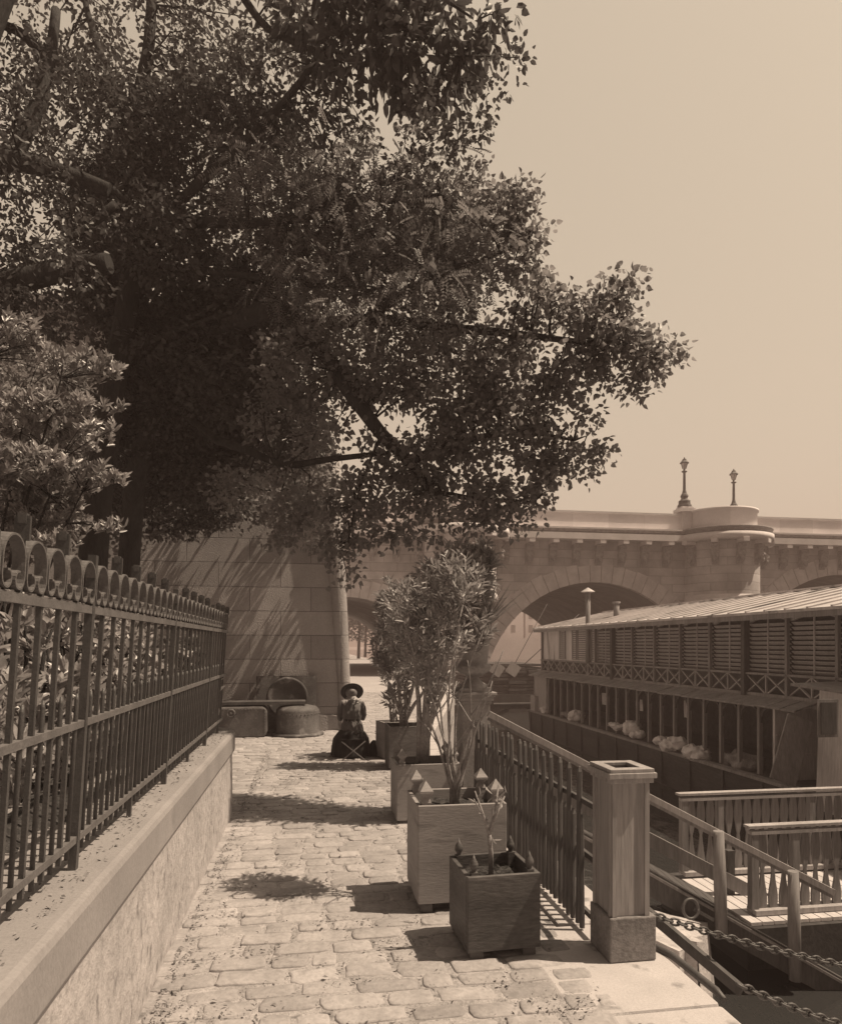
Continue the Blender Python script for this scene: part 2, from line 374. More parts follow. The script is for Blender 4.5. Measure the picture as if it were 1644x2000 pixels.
mb = MB(); mb.add([(-90, 24, -.004), (4.55, 24, -.004), (6.6, 37, -.004), (6.6, 62, -.004), (7, 400, -.004), (-90, 400, -.004)], [tuple(range(6))])
struct('far_path', mb, mat('far_paving', .40, .9, .12, 1.2, .2, 10, fine=.1))
# granite edging of the quay, its river wall and the sloping stone bank below
mb = MB(); y = .2; e = 0
while y < 9.2:
    l = random.uniform(.75, 1.25); x0 = 1.415 + random.uniform(-.02, .03) - (.28 if y < 3.1 else 0)
    mb.box(x0, y+.006, -.3, 1.865+random.uniform(-.006, .006), y+l-.006, random.uniform(-.004, .006)); y += l
o = struct('quay_edge_kerb', mb, m_edge); b = o.modifiers.new('bevel', 'BEVEL'); b.width = .014; b.segments = 2
mb = MB(); mb.prism([(1.2, -20), (1.85, -20), (1.85, 9.5), (2.33, 13), (4.63, 22), (7.03, 37), (7.03, 62), (7.4, 400), (0, 400)], 'z', -3, -.05); struct('quay_river_wall', mb, m_slope)
mb = MB(); E_ = [(1.865, 9.2), (1.865, 9.5), (2.35, 13), (4.65, 22), (7.05, 37)]
for (xa, ya), (xb, yb) in zip(E_[:-1], E_[1:]):
    n_ = max(1, int((yb-ya)/1.1))
    for i in range(n_):
        t0, t1 = i/n_, (i+.985)/n_; x0, y0, x1, y1 = xa+(xb-xa)*t0, ya+(yb-ya)*t0, xa+(xb-xa)*t1, ya+(yb-ya)*t1
        mb.prism([(x0-.45, y0), (x0, y0), (x1, y1), (x1-.45, y1)], 'z', -.3, .003)
struct('far_quay_kerb', mb, m_edge)
mb = MB(); n = 40
vs = []; fs = []
for j in range(61):
    for i in range(9):
        t = i/8; vs.append((1.86+t*2.0, -2+j*.5, -.62-t*1.25+.02*math.sin(j*2.1+i*1.3)+random.uniform(-.012, .012)))
for j in range(60):
    for i in range(8): a = j*9+i; fs.append((a, a+1, a+10, a+9))
mb.add(vs, fs, True); struct('stone_bank', mb, m_slope)
mb = MB(); vs = []; fs = []; nx, ny = 14, 26
for j in range(ny+1):
    for i in range(nx+1):
        t = i/nx; X = 1.86+(.88+1.0*j/ny)*t+.05*math.sin(j*.9)*t+.02*math.sin(j*2.3)*t; Y = 4.28+j*1.85/ny+.10*math.sin(i*1.1)*(1-j/ny)+.25*t*(1-j/ny)
        vs.append((X, Y, -.30-.2*t-(.20+.32*t)*j/ny+.008*math.sin(j*1.3+i)+random.uniform(-.005, .005)))
for j in range(ny):
    for i in range(nx): a = j*(nx+1)+i; fs.append((a, a+1, a+nx+2, a+nx+1))
rim = [j*(nx+1)+nx for j in range(ny+1)]; o_ = len(vs); vs += [(vs[k][0]+.12, vs[k][1], -1.9) for k in rim]
fs += [(rim[j], o_+j, o_+j+1, rim[j+1]) for j in range(ny)]
frt = list(range(nx+1)); o_ = len(vs); vs += [(vs[k][0], vs[k][1]-.06, -1.9) for k in frt]
fs += [(frt[i+1], o_+i+1, o_+i, frt[i]) for i in range(nx)]
mb.add(vs, fs); struct('stone_landing', mb, m_slope)

# leaf litter and crumbs in the joints (uncountable)
def litter():
    n = 15000
    S = np.array([q for q in STONES if q[1] < 11 and -.8 < q[0] < 1.5]); k = rng.integers(0, len(S), n); sd = rng.random(n) < .62; u = rng.uniform(-.52, .52, n); sg = rng.choice([-1, 1], n)
    dirty = rng.random(len(S))**2.2; keep = rng.random(n) < dirty[k]*1.4
    x = np.where(sd, S[k, 0]+u*S[k, 2], S[k, 0]+sg*(S[k, 2]/2+.008)); y = np.where(sd, S[k, 1]+sg*(S[k, 3]/2+.006), S[k, 1]+u*S[k, 3])
    x = np.where(keep, x, 99)
    clx = rng.random(70)*2.2-.7; cly = 1.9+rng.random(70)**1.5*7
    k = rng.integers(0, 70, n); m = rng.random(n) < .22
    x = np.where(m, clx[k]+rng.normal(0, .075, n), x); y = np.where(m, cly[k]+rng.normal(0, .045, n), y)
    e = rng.random(n) < .18; x = np.where(e, -.70+np.abs(rng.normal(0, .05, n)), x)
    ok = (x > -.72) & (x < 1.84); x = x[ok]; y = y[ok]; n = len(x)
    P = np.stack([x, y, .010+rng.random(n)*.006], 1)
    U = rnd_dir(n); U[:, 2] *= .35; Nn = rnd_dir(n)*.5; Nn[:, 2] += 1
    s = .004+.015*rng.random(n)**3
    V1 = leaf_arrays(P, U, Nn, s*1.6, s*.8, T_DIA, .2, .3)
    # on the coping too
    n = 1500; P = np.stack([-.79-rng.random(n)*.32, 1.4+rng.random(n)*5.8, np.full(n, .817)], 1); U = rnd_dir(n); U[:, 2] *= .3; Nn = rnd_dir(n)*.5; Nn[:, 2] += 1
    s = .004+.012*rng.random(n)**2
    V2 = leaf_arrays(P, U, Nn, s*1.8, s*.8, T_DIA, .2, .3)
    V, F = join([V1, V2])
    tag(np_mesh('leaf_litter', V, F, m_litter), 'dry leaf crumbs and moss between the paving stones', 'litter', kind='stuff')
litter()

# ------------------------------------------------------------------ low garden wall with coping, rounded at its far end
WX = -.745
def wall_outline(x, yend=7.1, r=.45):
    pts = [(x, .2), (x, yend-r)]
    for k in range(1, 9):
        t = k/8*PI/2; pts.append((x-r+r*math.cos(t), yend-r+r*math.sin(t)))
    pts += [(-6, yend), (-6, .2)]
    return pts
gw = thing('garden_wall', 'low pale limestone garden wall with smooth coping along the left of the path', 'wall', (WX, 3, 0))
o = MB().prism(wall_outline(WX-.012, 7.38, .5), 'z', -.05, .605).build('wall', m_wallstone, gw)
mb = MB(); mb.prism(wall_outline(WX+.012, 7.42, .52), 'z', .607, .81); mb.build('coping', m_coping, gw, bevel=.03)
for yy in (2.2, 3.75, 5.3):  pass
mb = MB()
n = 26; vs = []; fs = []
for j in range(n+1):
    for i in range(n+1):
        X = -1.15-i*4.8/n; Y = .3+j*6.9/n; vs.append((X, Y, .80+.05*math.sin(i*1.9+j)+random.uniform(0, .05)+.02*i/5))
for j in range(n):
    for i in range(n): a = j*(n+1)+i; fs.append((a, a+1, a+n+2, a+n+1))
mb.add(vs, fs, True); struct('garden_bed', mb, m_soil)

# ------------------------------------------------------------------ iron railing
RX = -.88
rl = thing('iron_railing', 'wrought iron railing with scroll cresting standing on the low wall', 'railing', (RX, 3, .81))
Y0, Y1 = .94, 7.16
def railpath(z, h, w, name):
    m_ = MB(); pts = [(RX, Y0), (RX, Y1-.15)]
    for k in range(1, 6): t = k/5*PI/2; pts.append((RX-.16+.16*math.cos(t), Y1-.15+.16*math.sin(t)))
    pts.append((RX-1.6, Y1+.01))
    for a, b in zip(pts[:-1], pts[1:]): m_.beam((a[0], a[1], z), (b[0], b[1], z), w, h)
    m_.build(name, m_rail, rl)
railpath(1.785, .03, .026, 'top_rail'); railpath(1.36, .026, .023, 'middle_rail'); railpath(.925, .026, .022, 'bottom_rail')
def rmesh(name, mb_): me = mb_.mesh(name); me.materials.append(m_iron); return me
me_bar = rmesh('bar', MB().beam((0, 0, .875-.81), (0, 0, 1.955-.81), 0.0155, 0.0155))
me_bart = MB().beam((0, 0, .875-.81), (0, 0, 1.97-.81), 0.0155, 0.0155); me_bart.beam((0, 0, 1.95-.81), (0, 0, 2.02-.81), .042, .012); me_bart.beam((-.012, 0, 2.012-.81), (.012, 0, 2.012-.81), .02, .03); me_bart = rmesh('tall_bar', me_bart)
me_short = rmesh('short_bar', MB().tube([(0, 0, .87-.81), (0, 0, 1.45-.81), (0, 0, 1.475-.81)], [.0085, .0085, .004], 8))
me_post = rmesh('post', MB().beam((0, 0, 0), (0, 0, 1.99-.81), .029, .029))
me_sup = rmesh('support_post', MB().beam((0, 0, 0), (0, 0, .92-.81), .02, .02))
def scroll_mesh():
    m_ = MB(); pts = []; g = .16; w = .036; r = g/2-.009
    # left volute up the left bar, over the arch, down into the right volute
    def spiral(cx, sgn):
        out = []
        for k in range(13):
            t = k/12*1.55*PI; rr = .034*(1-.45*k/12)
            out.append((cx+sgn*rr*math.cos(t), .036-rr*math.sin(t)))
        return out
    s1 = spiral(r-.034, 1)
    path = [(r, z) for z in (.085, .06)]
    arch = [(r*math.cos(t), .085+.07*math.sin(t)) for t in np.linspace(0, PI, 16)]
    left = [(-x, z) for x, z in s1]
    path = left[::-1]+arch[::-1]+s1
    for (a, b), (c, d) in zip(path[:-1], path[1:]):
        m_.beam((0, a, 1.802-.81+b), (0, c, 1.802-.81+d), .006, w, up=(1, 0, 0))
    return m_
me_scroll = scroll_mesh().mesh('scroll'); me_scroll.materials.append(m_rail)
k = 0; y = 1.14-.0
ys = [2.74+.16*i for i in range(-11, 28)]
for i, y in zip(range(-11, 28), ys):
    if y > Y1-.12 or y < Y0+.05: continue
    L = lambda yy: (0, yy-3, 0)
    if i % 10 == 0: link('post', me_post, rl, L(y))
    elif i % 2: link('bar', me_bar, rl, L(y))
    else: link('bar', me_bart, rl, L(y))
    if i % 10 == 5: link('support_post', me_sup, rl, L(y+.0))
    if y+.16 < Y1-.1:
        link('short_bar', me_short, rl, L(y+.08)); link('scroll', me_scroll, rl, L(y+.08))
for j in range(8):
    x = -.22-.16*j; link('bar', me_bar, rl, (x, Y1+.01-3, 0))
    link('short_bar', me_short, rl, (x-.08, Y1+.01-3, 0)); link('scroll', me_scroll, rl, (x-.08, Y1+.01-3, 0), (0, 0, PI/2))

rl.rotation_euler.y = .062   # the railing leans a little towards the path

# ------------------------------------------------------------------ bridge abutment wall, battered with a rounded corner
WY = 13.4
ab = thing('abutment_wall', 'tall shaded ashlar wall with a slim leaning round shaft at its corner, closing the left of the path', 'wall', (0, WY, 0))
def corner_ring(z):
    xr = .60-.062*z; r = .06; pts = []
    pts.append((-14, WY, z)); pts.append((xr-r, WY, z))
    for k in range(1, 11):
        t = -PI/2+k/10*PI/2; pts.append((xr-r+r*math.cos(t), WY+r+.0+r*math.sin(t), z))
    pts += [(xr, 21, z), (-14, 21, z)]
    return pts
rings = [corner_ring(z) for z in np.linspace(-.1, 5.3, 13)]
MB().loft(rings, False).build('wall', m_abut, ab)
mb = MB(); mb.box(-14, WY-.09, 5.302, .45, 21, 5.52); mb.build('coping', m_coping, ab)
MB().tube([(.655, WY+.02, -.05), (.635, WY+.02, .9), (.565, WY+.02, 2.1), (.49, WY+.02, 3.2), (.36, WY+.02, 5.29)], [.115, .12, .145, .165, .19], 22).build('corner_shaft', m_abut, ab)
MB().box(-14, WY-.035, -.1, .515, WY+.2, .30).build('plinth', m_abut, ab)
MB().box(-14, WY+.02, 5.53, -1.0, 21, 7.75).build('upper_wall', m_abut, ab)
MB().box(-14, WY-.08, 7.752, -.92, 21, 8.0).build('upper_coping', m_coping, ab)
MB().box(-14, WY-.05, 5.53, -1.0, WY+.015, 5.70).build('string_course', m_coping, ab)

# ------------------------------------------------------------------ junk iron by the wall
bt = thing('iron_tub', 'round rusty iron tub turned upside down by the wall', 'tub', (-.24, 12.85, 0))
MB().lathe([(.0, .555), (.2, .55), (.34, .52), (.385, .47), (.395, .44), (.395, .06), (.40, .05)], (-.24, 12.85, 0), 40).build('drum', m_boiler, bt)
MB().lathe([(.395, .05), (.47, .045), (.48, .02), (.475, .0), (.39, .0)], (-.24, 12.85, 0), 40).build('flange', m_boiler, bt)
me_r = MB().ball((0, 0, 0), .011, 6, 4).mesh('rivet'); me_r.materials.append(m_boiler)
for k in range(36):
    a = 2*PI*k/36; link('rivet', me_r, bt, (.398*math.cos(a), .398*math.sin(a), .40))
tk = thing('iron_tank', 'long dark riveted iron tank lying by the wall', 'tank', (-1.5, 12.85, 0))
mb = MB(); pr = [(-2.3, 0), (-.86, 0), (-.80, .04), (-.775, .1), (-.775, .44), (-.80, .51), (-.86, .545), (-2.3, .55)]
mb.prism(pr, 'y', 12.55, 13.15); mb.build('shell', m_boiler, tk, bevel=.03)
MB().lathe([(.0, .045), (.02, .045), (.025, .03), (.05, .03), (.055, .045), (.075, .04), (.08, 0)], (-1.40, 12.55, .44), 20, M=Matrix.Rotation(PI/2, 3, 'X')).build('boss', m_boiler, tk)
for k in range(10): link('rivet', me_r, tk, (-.815+1.5, 12.548-12.85, .06+k*.048))
for k in range(26): link('rivet', me_r, tk, (-2.2+k*.055+1.5, 12.548-12.85, .505))
tag(MB().beam((-2.1, 12.82, .605), (-.10, 12.86, .60), .42, .055).build('wooden_plank', m_wooddk), 'thick dark plank bridging the iron tank and the tub', 'plank')
sl = thing('iron_slab', 'rusty rectangular plate with round lid leaning on the wall', 'plate', (-.46, 13.25, 0))
Rm = Matrix.Translation((-.46, 13.2, 0)) @ Matrix.Rotation(math.radians(-4), 4, 'X')
MB().box(-.56, -.03, 0, .56, .03, 1.07, Rm).build('plate', m_boiler, sl)
mb = MB(); mb.lathe([(0, .05), (.33, .045), (.345, .055), (.385, .05), (.39, .0)], (-.44, 13.15, .66), 36, M=Matrix.Rotation(PI/2, 3, 'X')); mb.build('lid', mat('lid_iron', .055, .6, .5, 5, .4, 30, spots=.4, spotc=.22, spots_scale=5), sl)

# ------------------------------------------------------------------ planters
def planter(name, label, x0, x1, y0, dy, zb, zt, m, fin, rz=0, fs=.03):
    w = x1-x0; cx = (x0+x1)/2; cy = y0+dy/2
    t = thing(name, label, 'planter', (cx, cy, 0), rz, 'planter boxes standing along the path')
    hw, hd, th = w/2, dy/2, .024
    mb = MB(); mb.box(-hw, -hd, zb, hw, -hd+th, zt); mb.box(-hw, hd-th, zb, hw, hd, zt)
    mb.box(-hw-.002, -hd+th+.001, zb, -hw+th, hd-th-.001, zt-.002); mb.box(hw-th, -hd+th+.001, zb, hw+.002, hd-th-.001, zt-.002)
    mb.box(-hw+th, -hd+th, zb+.01, hw-th, hd-th, zb+.03)
    mb.build('box', m, t, local=True, bevel=.004)
    for sx in (-1, 1):
        for sy in (-1, 1):
            fx, fy = sx*(hw-.055), sy*(hd-.055)
            MB().box(fx-.035, fy-.035, 0, fx+.035, fy+.035, zb+.012).build('foot', m_boxD, t, local=True)
            px_, py_ = sx*(hw-th-fs*.9), sy*(hd-th-fs*.9); f = MB(); s = fs
            f.box(px_-s*.8, py_-s*.8, zb+.04, px_+s*.8, py_+s*.8, zt+.012)
            if fin == 'onion':
                f.lathe([(s*.55, zt+.012), (s*.5, zt+.02), (s*.95, zt+.038), (s*1.0, zt+.05), (s*.8, zt+.066), (s*.35, zt+.085), (0, zt+.11)], (px_, py_, 0), 14)
            elif fin == 'pyramid':
                q = math.sqrt(2)
                f.lathe([(s*.85*q, zt+.012), (s*.5*q, zt+.045), (s*1.15*q, zt+.072), (s*1.15*q, zt+.085), (0, zt+.145)], (px_, py_, 0), 4, PI/4, 2*PI+PI/4, smooth=False)
            if fin: f.build('finial', m, t, local=True)
    n = 14; vs = []; fc = []
    for j in range(n+1):
        for i in range(n+1): vs.append((-hw+th+.001+(w-2*th-.002)*i/n, -hd+th+.001+(dy-2*th-.002)*j/n, zt-.075+random.uniform(-.012, .02)))
    for j in range(n):
        for i in range(n): a = j*(n+1)+i; fc.append((a, a+1, a+n+2, a+n+1))
    MB().add(vs, fc).build('soil', m_soil, t, local=True)
    return t
planter('planter_box', 'small dark wooden planter with onion knobs, nearest the camera', .795, 1.195, 3.49, .40, .045, .44, m_boxA, 'onion', math.radians(2.5), .024)
planter('planter_box', 'large pale wooden planter with pyramid knobs behind the small dark one', .65, 1.21, 4.16, .50, .055, .66, m_boxB, 'pyramid', 0, .036)
planter('planter_box', 'mid grey wooden planter with pyramid knobs, third along the path', .78, 1.38, 6.27, .50, .03, .545, m_boxB, 'pyramid', 0, .034)
planter('planter_box', 'dark brown planter without knobs holding a bushy oleander', 1.01, 1.56, 8.97, .5, .03, .575, m_boxD, None, 0, .03)
planter('planter_box', 'small pale planter beside the seated person, farthest along the path', .99, 1.33, 9.8, .40, .02, .54, m_boxB, None, math.radians(14), .03)

# ------------------------------------------------------------------ picket gate, pillar, pedestal and urn
FX = 1.555
pf = thing('picket_gate', 'low gate of slender round pickets, tall and short by turns, between pillar and urn pedestal', 'gate', (FX, 5, 0))
def picket(z1):
    m_ = MB(); m_.beam((0, 0, .02), (0, 0, z1-.035), .028, .026, b=.006); m_.lathe([(.019, z1-.035), (.009, z1-.004), (0, z1)], (0, 0, 0), 4, PI/4, 2*PI+PI/4, smooth=False)
    me = m_.mesh('picket'); me.materials.append(m_picket); return me
me_t, me_s = picket(.945), picket(.68)
y = 3.78; i = 0
while y < 6.44:
    link('picket', me_s if i % 2 == 0 else me_t, pf, (random.uniform(-.004, .004), y-5, random.uniform(-.012, .008)), (0, random.uniform(-.012, .012), random.uniform(-.2, .2)))
    y += .0735; i += 1
for z in (.10, .435, .735):
    MB().beam((FX+.026, 3.63, z), (FX+.026, 6.45, z), .022, .03).build('rail', m_wooddk, pf)
pl = thing('gate_pillar', 'square wooden pillar with hollow moulded cap on a stone base', 'pillar', (1.655, 3.48, 0))
px0, px1, py0, py1 = 1.526, 1.784, 3.35, 3.61
MB().box(px0, py0, 0, px1, py1, .232).build('base', m_pillbase, pl, bevel=.008)
mb = MB(); mb.box(px0+.02, py0+.02, .233, px1-.035, py1-.02, .97); mb.build('shaft', m_pillar, pl, bevel=.003)
mb = MB()
for (a, b, c, d) in ((px0+.018, py0+.008, px0+.042, py0+.0195), (px1-.059, py0+.008, px1-.035, py0+.0195)): mb.box(a, b, .234, c, d, .955)
for (a, b, c, d) in ((px0+.008, py0+.02, px0+.0195, py0+.045), (px0+.008, py1-.045, px0+.0195, py1-.02)): mb.box(a, b, .234, c, d, .955)
mb.build('corner_trim', m_pillar, pl)
mb = MB(); cx0, cx1, cy0, cy1 = px0-.005, px1-.008, py0-.012, py1+.012
for z0, z1, g in ((.93, .955, .012), (.9555, .985, .024), (.9855, 1.005, .014)):
    X0, X1, Yl, Yh = cx0-g+.02, cx1+g-.02, cy0-g+.02, cy1+g-.02; t_ = .055
    mb.box(X0, Yl, z0, X1, Yl+t_, z1); mb.box(X0, Yh-t_, z0, X1, Yh, z1); mb.box(X0, Yl+t_+.0005, z0, X0+t_, Yh-t_-.0005, z1); mb.box(X1-t_, Yl+t_+.0005, z0, X1, Yh-t_-.0005, z1)
mb.build('cap', m_pillar, pl, bevel=.003)
MB().box(px0+.05, py0+.05, .971, px1-.065, py1-.05, .975).build('hollow', m_wooddk, pl)

pd = thing('urn_pedestal', 'square stone pedestal with moulded cap under the big urn', 'pedestal', (1.58, 6.6, 0))
X0, X1, Yl, Yh = 1.445, 1.715, 6.47, 6.74
MB().box(X0, Yl, .2, X1, Yh, 1.08).build('die', m_urn, pd, bevel=.004)
MB().box(X0-.04, Yl-.04, 0, X1+.04, Yh+.04, .199).build('base', m_urn, pd, bevel=.01)
mb = MB()
for z0, z1, g in ((1.081, 1.11, .012), (1.1105, 1.145, .03), (1.1455, 1.165, .042), (1.1655, 1.195, .055)): mb.box(X0-g, Yl-g, z0, X1+g, Yh+g, z1)
mb.build('cap', m_urn, pd, bevel=.006)
ur = thing('stone_urn', 'large stone urn with fluted bowl on the square pedestal', 'urn', (1.58, 6.6, 1.195))
uc = (1.58, 6.6, 1.195)
MB().box(1.58-.15, 6.45, 1.1955, 1.58+.15, 6.75, 1.235).build('plinth', m_urn, ur, bevel=.004)
MB().lathe([(.14, .041), (.135, .065), (.095, .09), (.065, .115), (.055, .135), (.075, .15)], uc, 28).build('foot', m_urn, ur)
def fluted():
    m_ = MB(); seg = 56
    prof = [(.07, .15, .0), (.135, .19, .09), (.165, .235, .10), (.165, .26, .03), (.14, .275, 0), (.142, .33, 0), (.152, .42, 0), (.17, .52, 0), (.185, .575, 0), (.205, .595, 0), (.21, .62, 0), (.195, .63, 0), (.17, .625, 0), (.15, .58, 0)]
    rings = [[(uc[0]+r*(1+f*abs(math.sin(7*t)))*math.cos(t), uc[1]+r*(1+f*abs(math.sin(7*t)))*math.sin(t), uc[2]+z) for t in np.linspace(0, 2*PI, seg, endpoint=False)] for r, z, f in prof]
    return m_.loft(rings, True)
fluted().build('bowl', m_urn, ur)
# yucca in the urn
def blades(name, label, c, n, Lm, parent_mat):
    parts = []
    c = np.array(c); nseg = 5; Vs = []; Fs = []; off = 0
    for k in range(n):
        a = rng.normal(-.1, .8); el = rng.uniform(.75, 1.35); L_ = Lm*rng.uniform(.6, 1.05); d = np.array([math.cos(a)*math.cos(el), math.sin(a)*math.cos(el), math.sin(el)])
        side = np.cross(d, [0, 0, 1]); side /= np.linalg.norm(side); pts = []
        for i in range(nseg+1):
            t = i/nseg; p = c+d*L_*t+np.array([0, 0, -1])*L_*.18*t*t; w = .016*(1-t)**.6+.001
            pts += [p-side*w, p+side*w]
        Vs.append(np.array(pts)); Fs.append(np.array([(off+2*i, off+2*i+1, off+2*i+3, off+2*i+2) for i in range(nseg)])); off += len(pts)
    o = np_mesh(name, np.concatenate(Vs), [np.concatenate(Fs)], parent_mat); return tag(o, label, 'plant')
blades('yucca_plant', 'spiky sword leaved plant growing in the stone urn', (1.66, 6.52, 1.78), 34, .70, m_oleander)

# ------------------------------------------------------------------ oleanders and bare shrubs in the boxes
def stems(mb, base, tops, r0, sway=.04, seg=6):
    out = []
    for t in tops:
        b = Vector(base)+Vector((random.uniform(-.04, .04), random.uniform(-.03, .03), 0)); t = Vector(t); n = 7; pts = []
        mid = Vector((random.uniform(-sway, sway), random.uniform(-sway, sway), 0))
        for i in range(n+1):
            f = i/n; p = b.lerp(t, f); p.z = b.z+(t.z-b.z)*f**.85; p += mid*math.sin(PI*f)+Vector((random.uniform(-.012, .012),)*2+(0,)); pts.append(p)
        mb.tube(pts, [r0*(1-.72*i/n) for i in range(n+1)], seg); out.append(pts)
    return out
def oleander(label, base, r0, tops, blobs, nclump, nl=9, L_=.105, W_=.022, twigs=10, sway=.04, m=m_oleander, sprays=None, name='oleander_shrub'):
    t = thing(name, label, 'shrub', base); mb = MB()
    paths = stems(mb, base, tops, r0, sway)
    P = []; U = []
    for c, r, w in blobs:
        n = max(1, int(nclump*w)); pts = blob_points(c, r, n, .2)
        for p in pts:
            pv = Vector(p); best = min((q for pa in paths for q in pa[3:]), key=lambda q: (q-pv).length)
            if random.random() < .6: mb.tube([best, best.lerp(pv, .5)+Vector((0, 0, .03)), pv], [.004, .003, .002], 3, False)
            ax = unit(np.array([[pv.x-best.x, pv.y-best.y, abs(pv.z-best.z)*.6+.12]])+rng.normal(0, .06, (1, 3)))[0]
            k = nl
            f = rng.random(k); ang = rng.random(k)*2*PI
            e1 = np.cross(ax, [0, 0, 1.]); e1 /= (np.linalg.norm(e1)+1e-9); e2 = np.cross(ax, e1)
            dirs = np.cos(ang)[:, None]*e1+np.sin(ang)[:, None]*e2
            P.append(p[None]+ax[None]*(f[:, None]*.13-.06)); U.append(dirs*.75+ax[None]*(.5+.4*rng.random((k, 1))))
    for _ in range(twigs):
        pa = random.choice(paths); q = pa[random.randint(2, 6)]; d = Vector((random.uniform(-.25, .25), random.uniform(-.2, .2), random.uniform(.15, .4))); mb.tube([q, q+d*.5+Vector((0, 0, .03)), q+d], [.005, .004, .002], 4, False)
    mb.build('stems', m_twig, t)
    P = np.concatenate(P); U = np.concatenate(U); n = len(P); Nn = rnd_dir(n)*.8+np.array([.4, -.5, .55])
    V, F = leaf_arrays(P, U, Nn, L_*rng.uniform(.6, 1.15, n), W_*rng.uniform(.8, 1.2, n), T_LANCE, .3, .12)
    np_mesh('foliage', V, F, m, t); return t
def B(px, py, D, rx, ry, w=1, rd=None):
    s = D/FPX; return (tuple(at(px, py, D)), (rx*s, (rd if rd is not None else (rx+ry)/2)*s, ry*s), w)
# tiny bare shrub in the nearest box
b0 = Vector((.985, 3.70, .37)); t = thing('bare_shrub', 'small bare forked shrub in the nearest planter', 'shrub', b0)
mb = MB(); fk = at(955, 1630, 3.72)
mb.tube([b0, b0.lerp(fk, .5)+Vector((.006, 0, 0)), fk], [.015, .013, .011], 8)
tp = [at(927, 1545, 3.72), at(972, 1540, 3.74), at(985, 1555, 3.7)]
for q in tp: mb.tube([fk, fk.lerp(q, .5)+Vector((random.uniform(-.01, .01), 0, 0)), q], [.010, .007, .004], 6)
mb.tube([fk.lerp(tp[0], .35), at(925, 1560, 3.7)], [.006, .003], 5)
mb.build('stems', m_twig, t)
lf = [(945, 1590), (972, 1575), (985, 1560), (930, 1570), (975, 1560), (965, 1600), (950, 1570), (978, 1580), (963, 1640), (970, 1650), (945, 1610), (990, 1550), (938, 1555), (984, 1570), (972, 1548), (962, 1595)]
P = np.array([at(x, y, 3.72+random.uniform(-.03, .03)) for x, y in lf]); U = rnd_dir(len(P)); U[:, 2] = np.abs(U[:, 2])
V, F = leaf_arrays(P, U, rnd_dir(len(P)), np.full(len(P), .055), np.full(len(P), .015), T_LANCE); np_mesh('foliage', V, F, m_oleander, t)
# weeds at planter soil
bB = Vector((.94, 4.42, .58))
oleander('tall many stemmed oleander, mostly bare low down, in the large pale planter', bB, .011,
         [at(835, 1330, 4.5), at(800, 1240, 4.6), at(870, 1200, 4.5), at(915, 1290, 4.45), at(960, 1330, 4.4), at(985, 1270, 4.4), at(890, 1330, 4.5), at(905, 1180, 4.5), at(940, 1240, 4.3)],
         [B(850, 1235, 4.6, 60, 65, 1.1), B(885, 1150, 4.6, 55, 55, 1.1), B(840, 1330, 4.6, 35, 45, .3), B(800, 1200, 4.7, 40, 60, .7)], 75, 8, .075, .016, 12, sway=.09)
bC = Vector((1.03, 6.5, .48))
oleander('leafy oleander on one upright stem in the grey third planter', bC, .034,
         [at(838, 1300, 6.5), at(800, 1230, 6.6), at(880, 1200, 6.5), at(850, 1150, 6.5), at(905, 1150, 6.4), at(930, 1230, 6.4)],
         [B(845, 1150, 6.6, 50, 55), B(905, 1100, 6.6, 55, 40), B(920, 1150, 6.5, 40, 50), B(870, 1220, 6.6, 55, 55), B(800, 1240, 6.7, 40, 60, .7), B(925, 1230, 6.4, 35, 45, .5), B(935, 1100, 6.5, 30, 32, .8)], 75, 9, .105, .022, 16)
bD = Vector((1.25, 9.2, .5))
oleander('bushy oleander with leaning stems in the dark brown planter', bD, .035,
         [at(800, 1300, 9.3), at(775, 1230, 9.3), at(830, 1250, 9.3), at(760, 1330, 9.3), at(850, 1320, 9.3)],
         [B(770, 1180, 9.3, 38, 50), B(760, 1260, 9.3, 32, 50), B(790, 1310, 9.3, 45, 50), B(840, 1200, 9.3, 40, 60, .6), B(835, 1310, 9.3, 45, 50, .9), B(775, 1370, 9.3, 25, 35, .3)], 75, 9, .11, .023, 10)
bE = Vector((1.16, 10.0, .48))
oleander('thin stemmed young oleander in the small pale planter by the person', bE, .018,
         [at(758, 1330, 10), at(775, 1300, 10), at(748, 1270, 10)], [B(755, 1290, 10, 22, 45, .6), B(765, 1225, 10, 30, 40, .7), B(757, 1350, 10, 10, 25, .15)], 42, 8, .11, .022, 4)

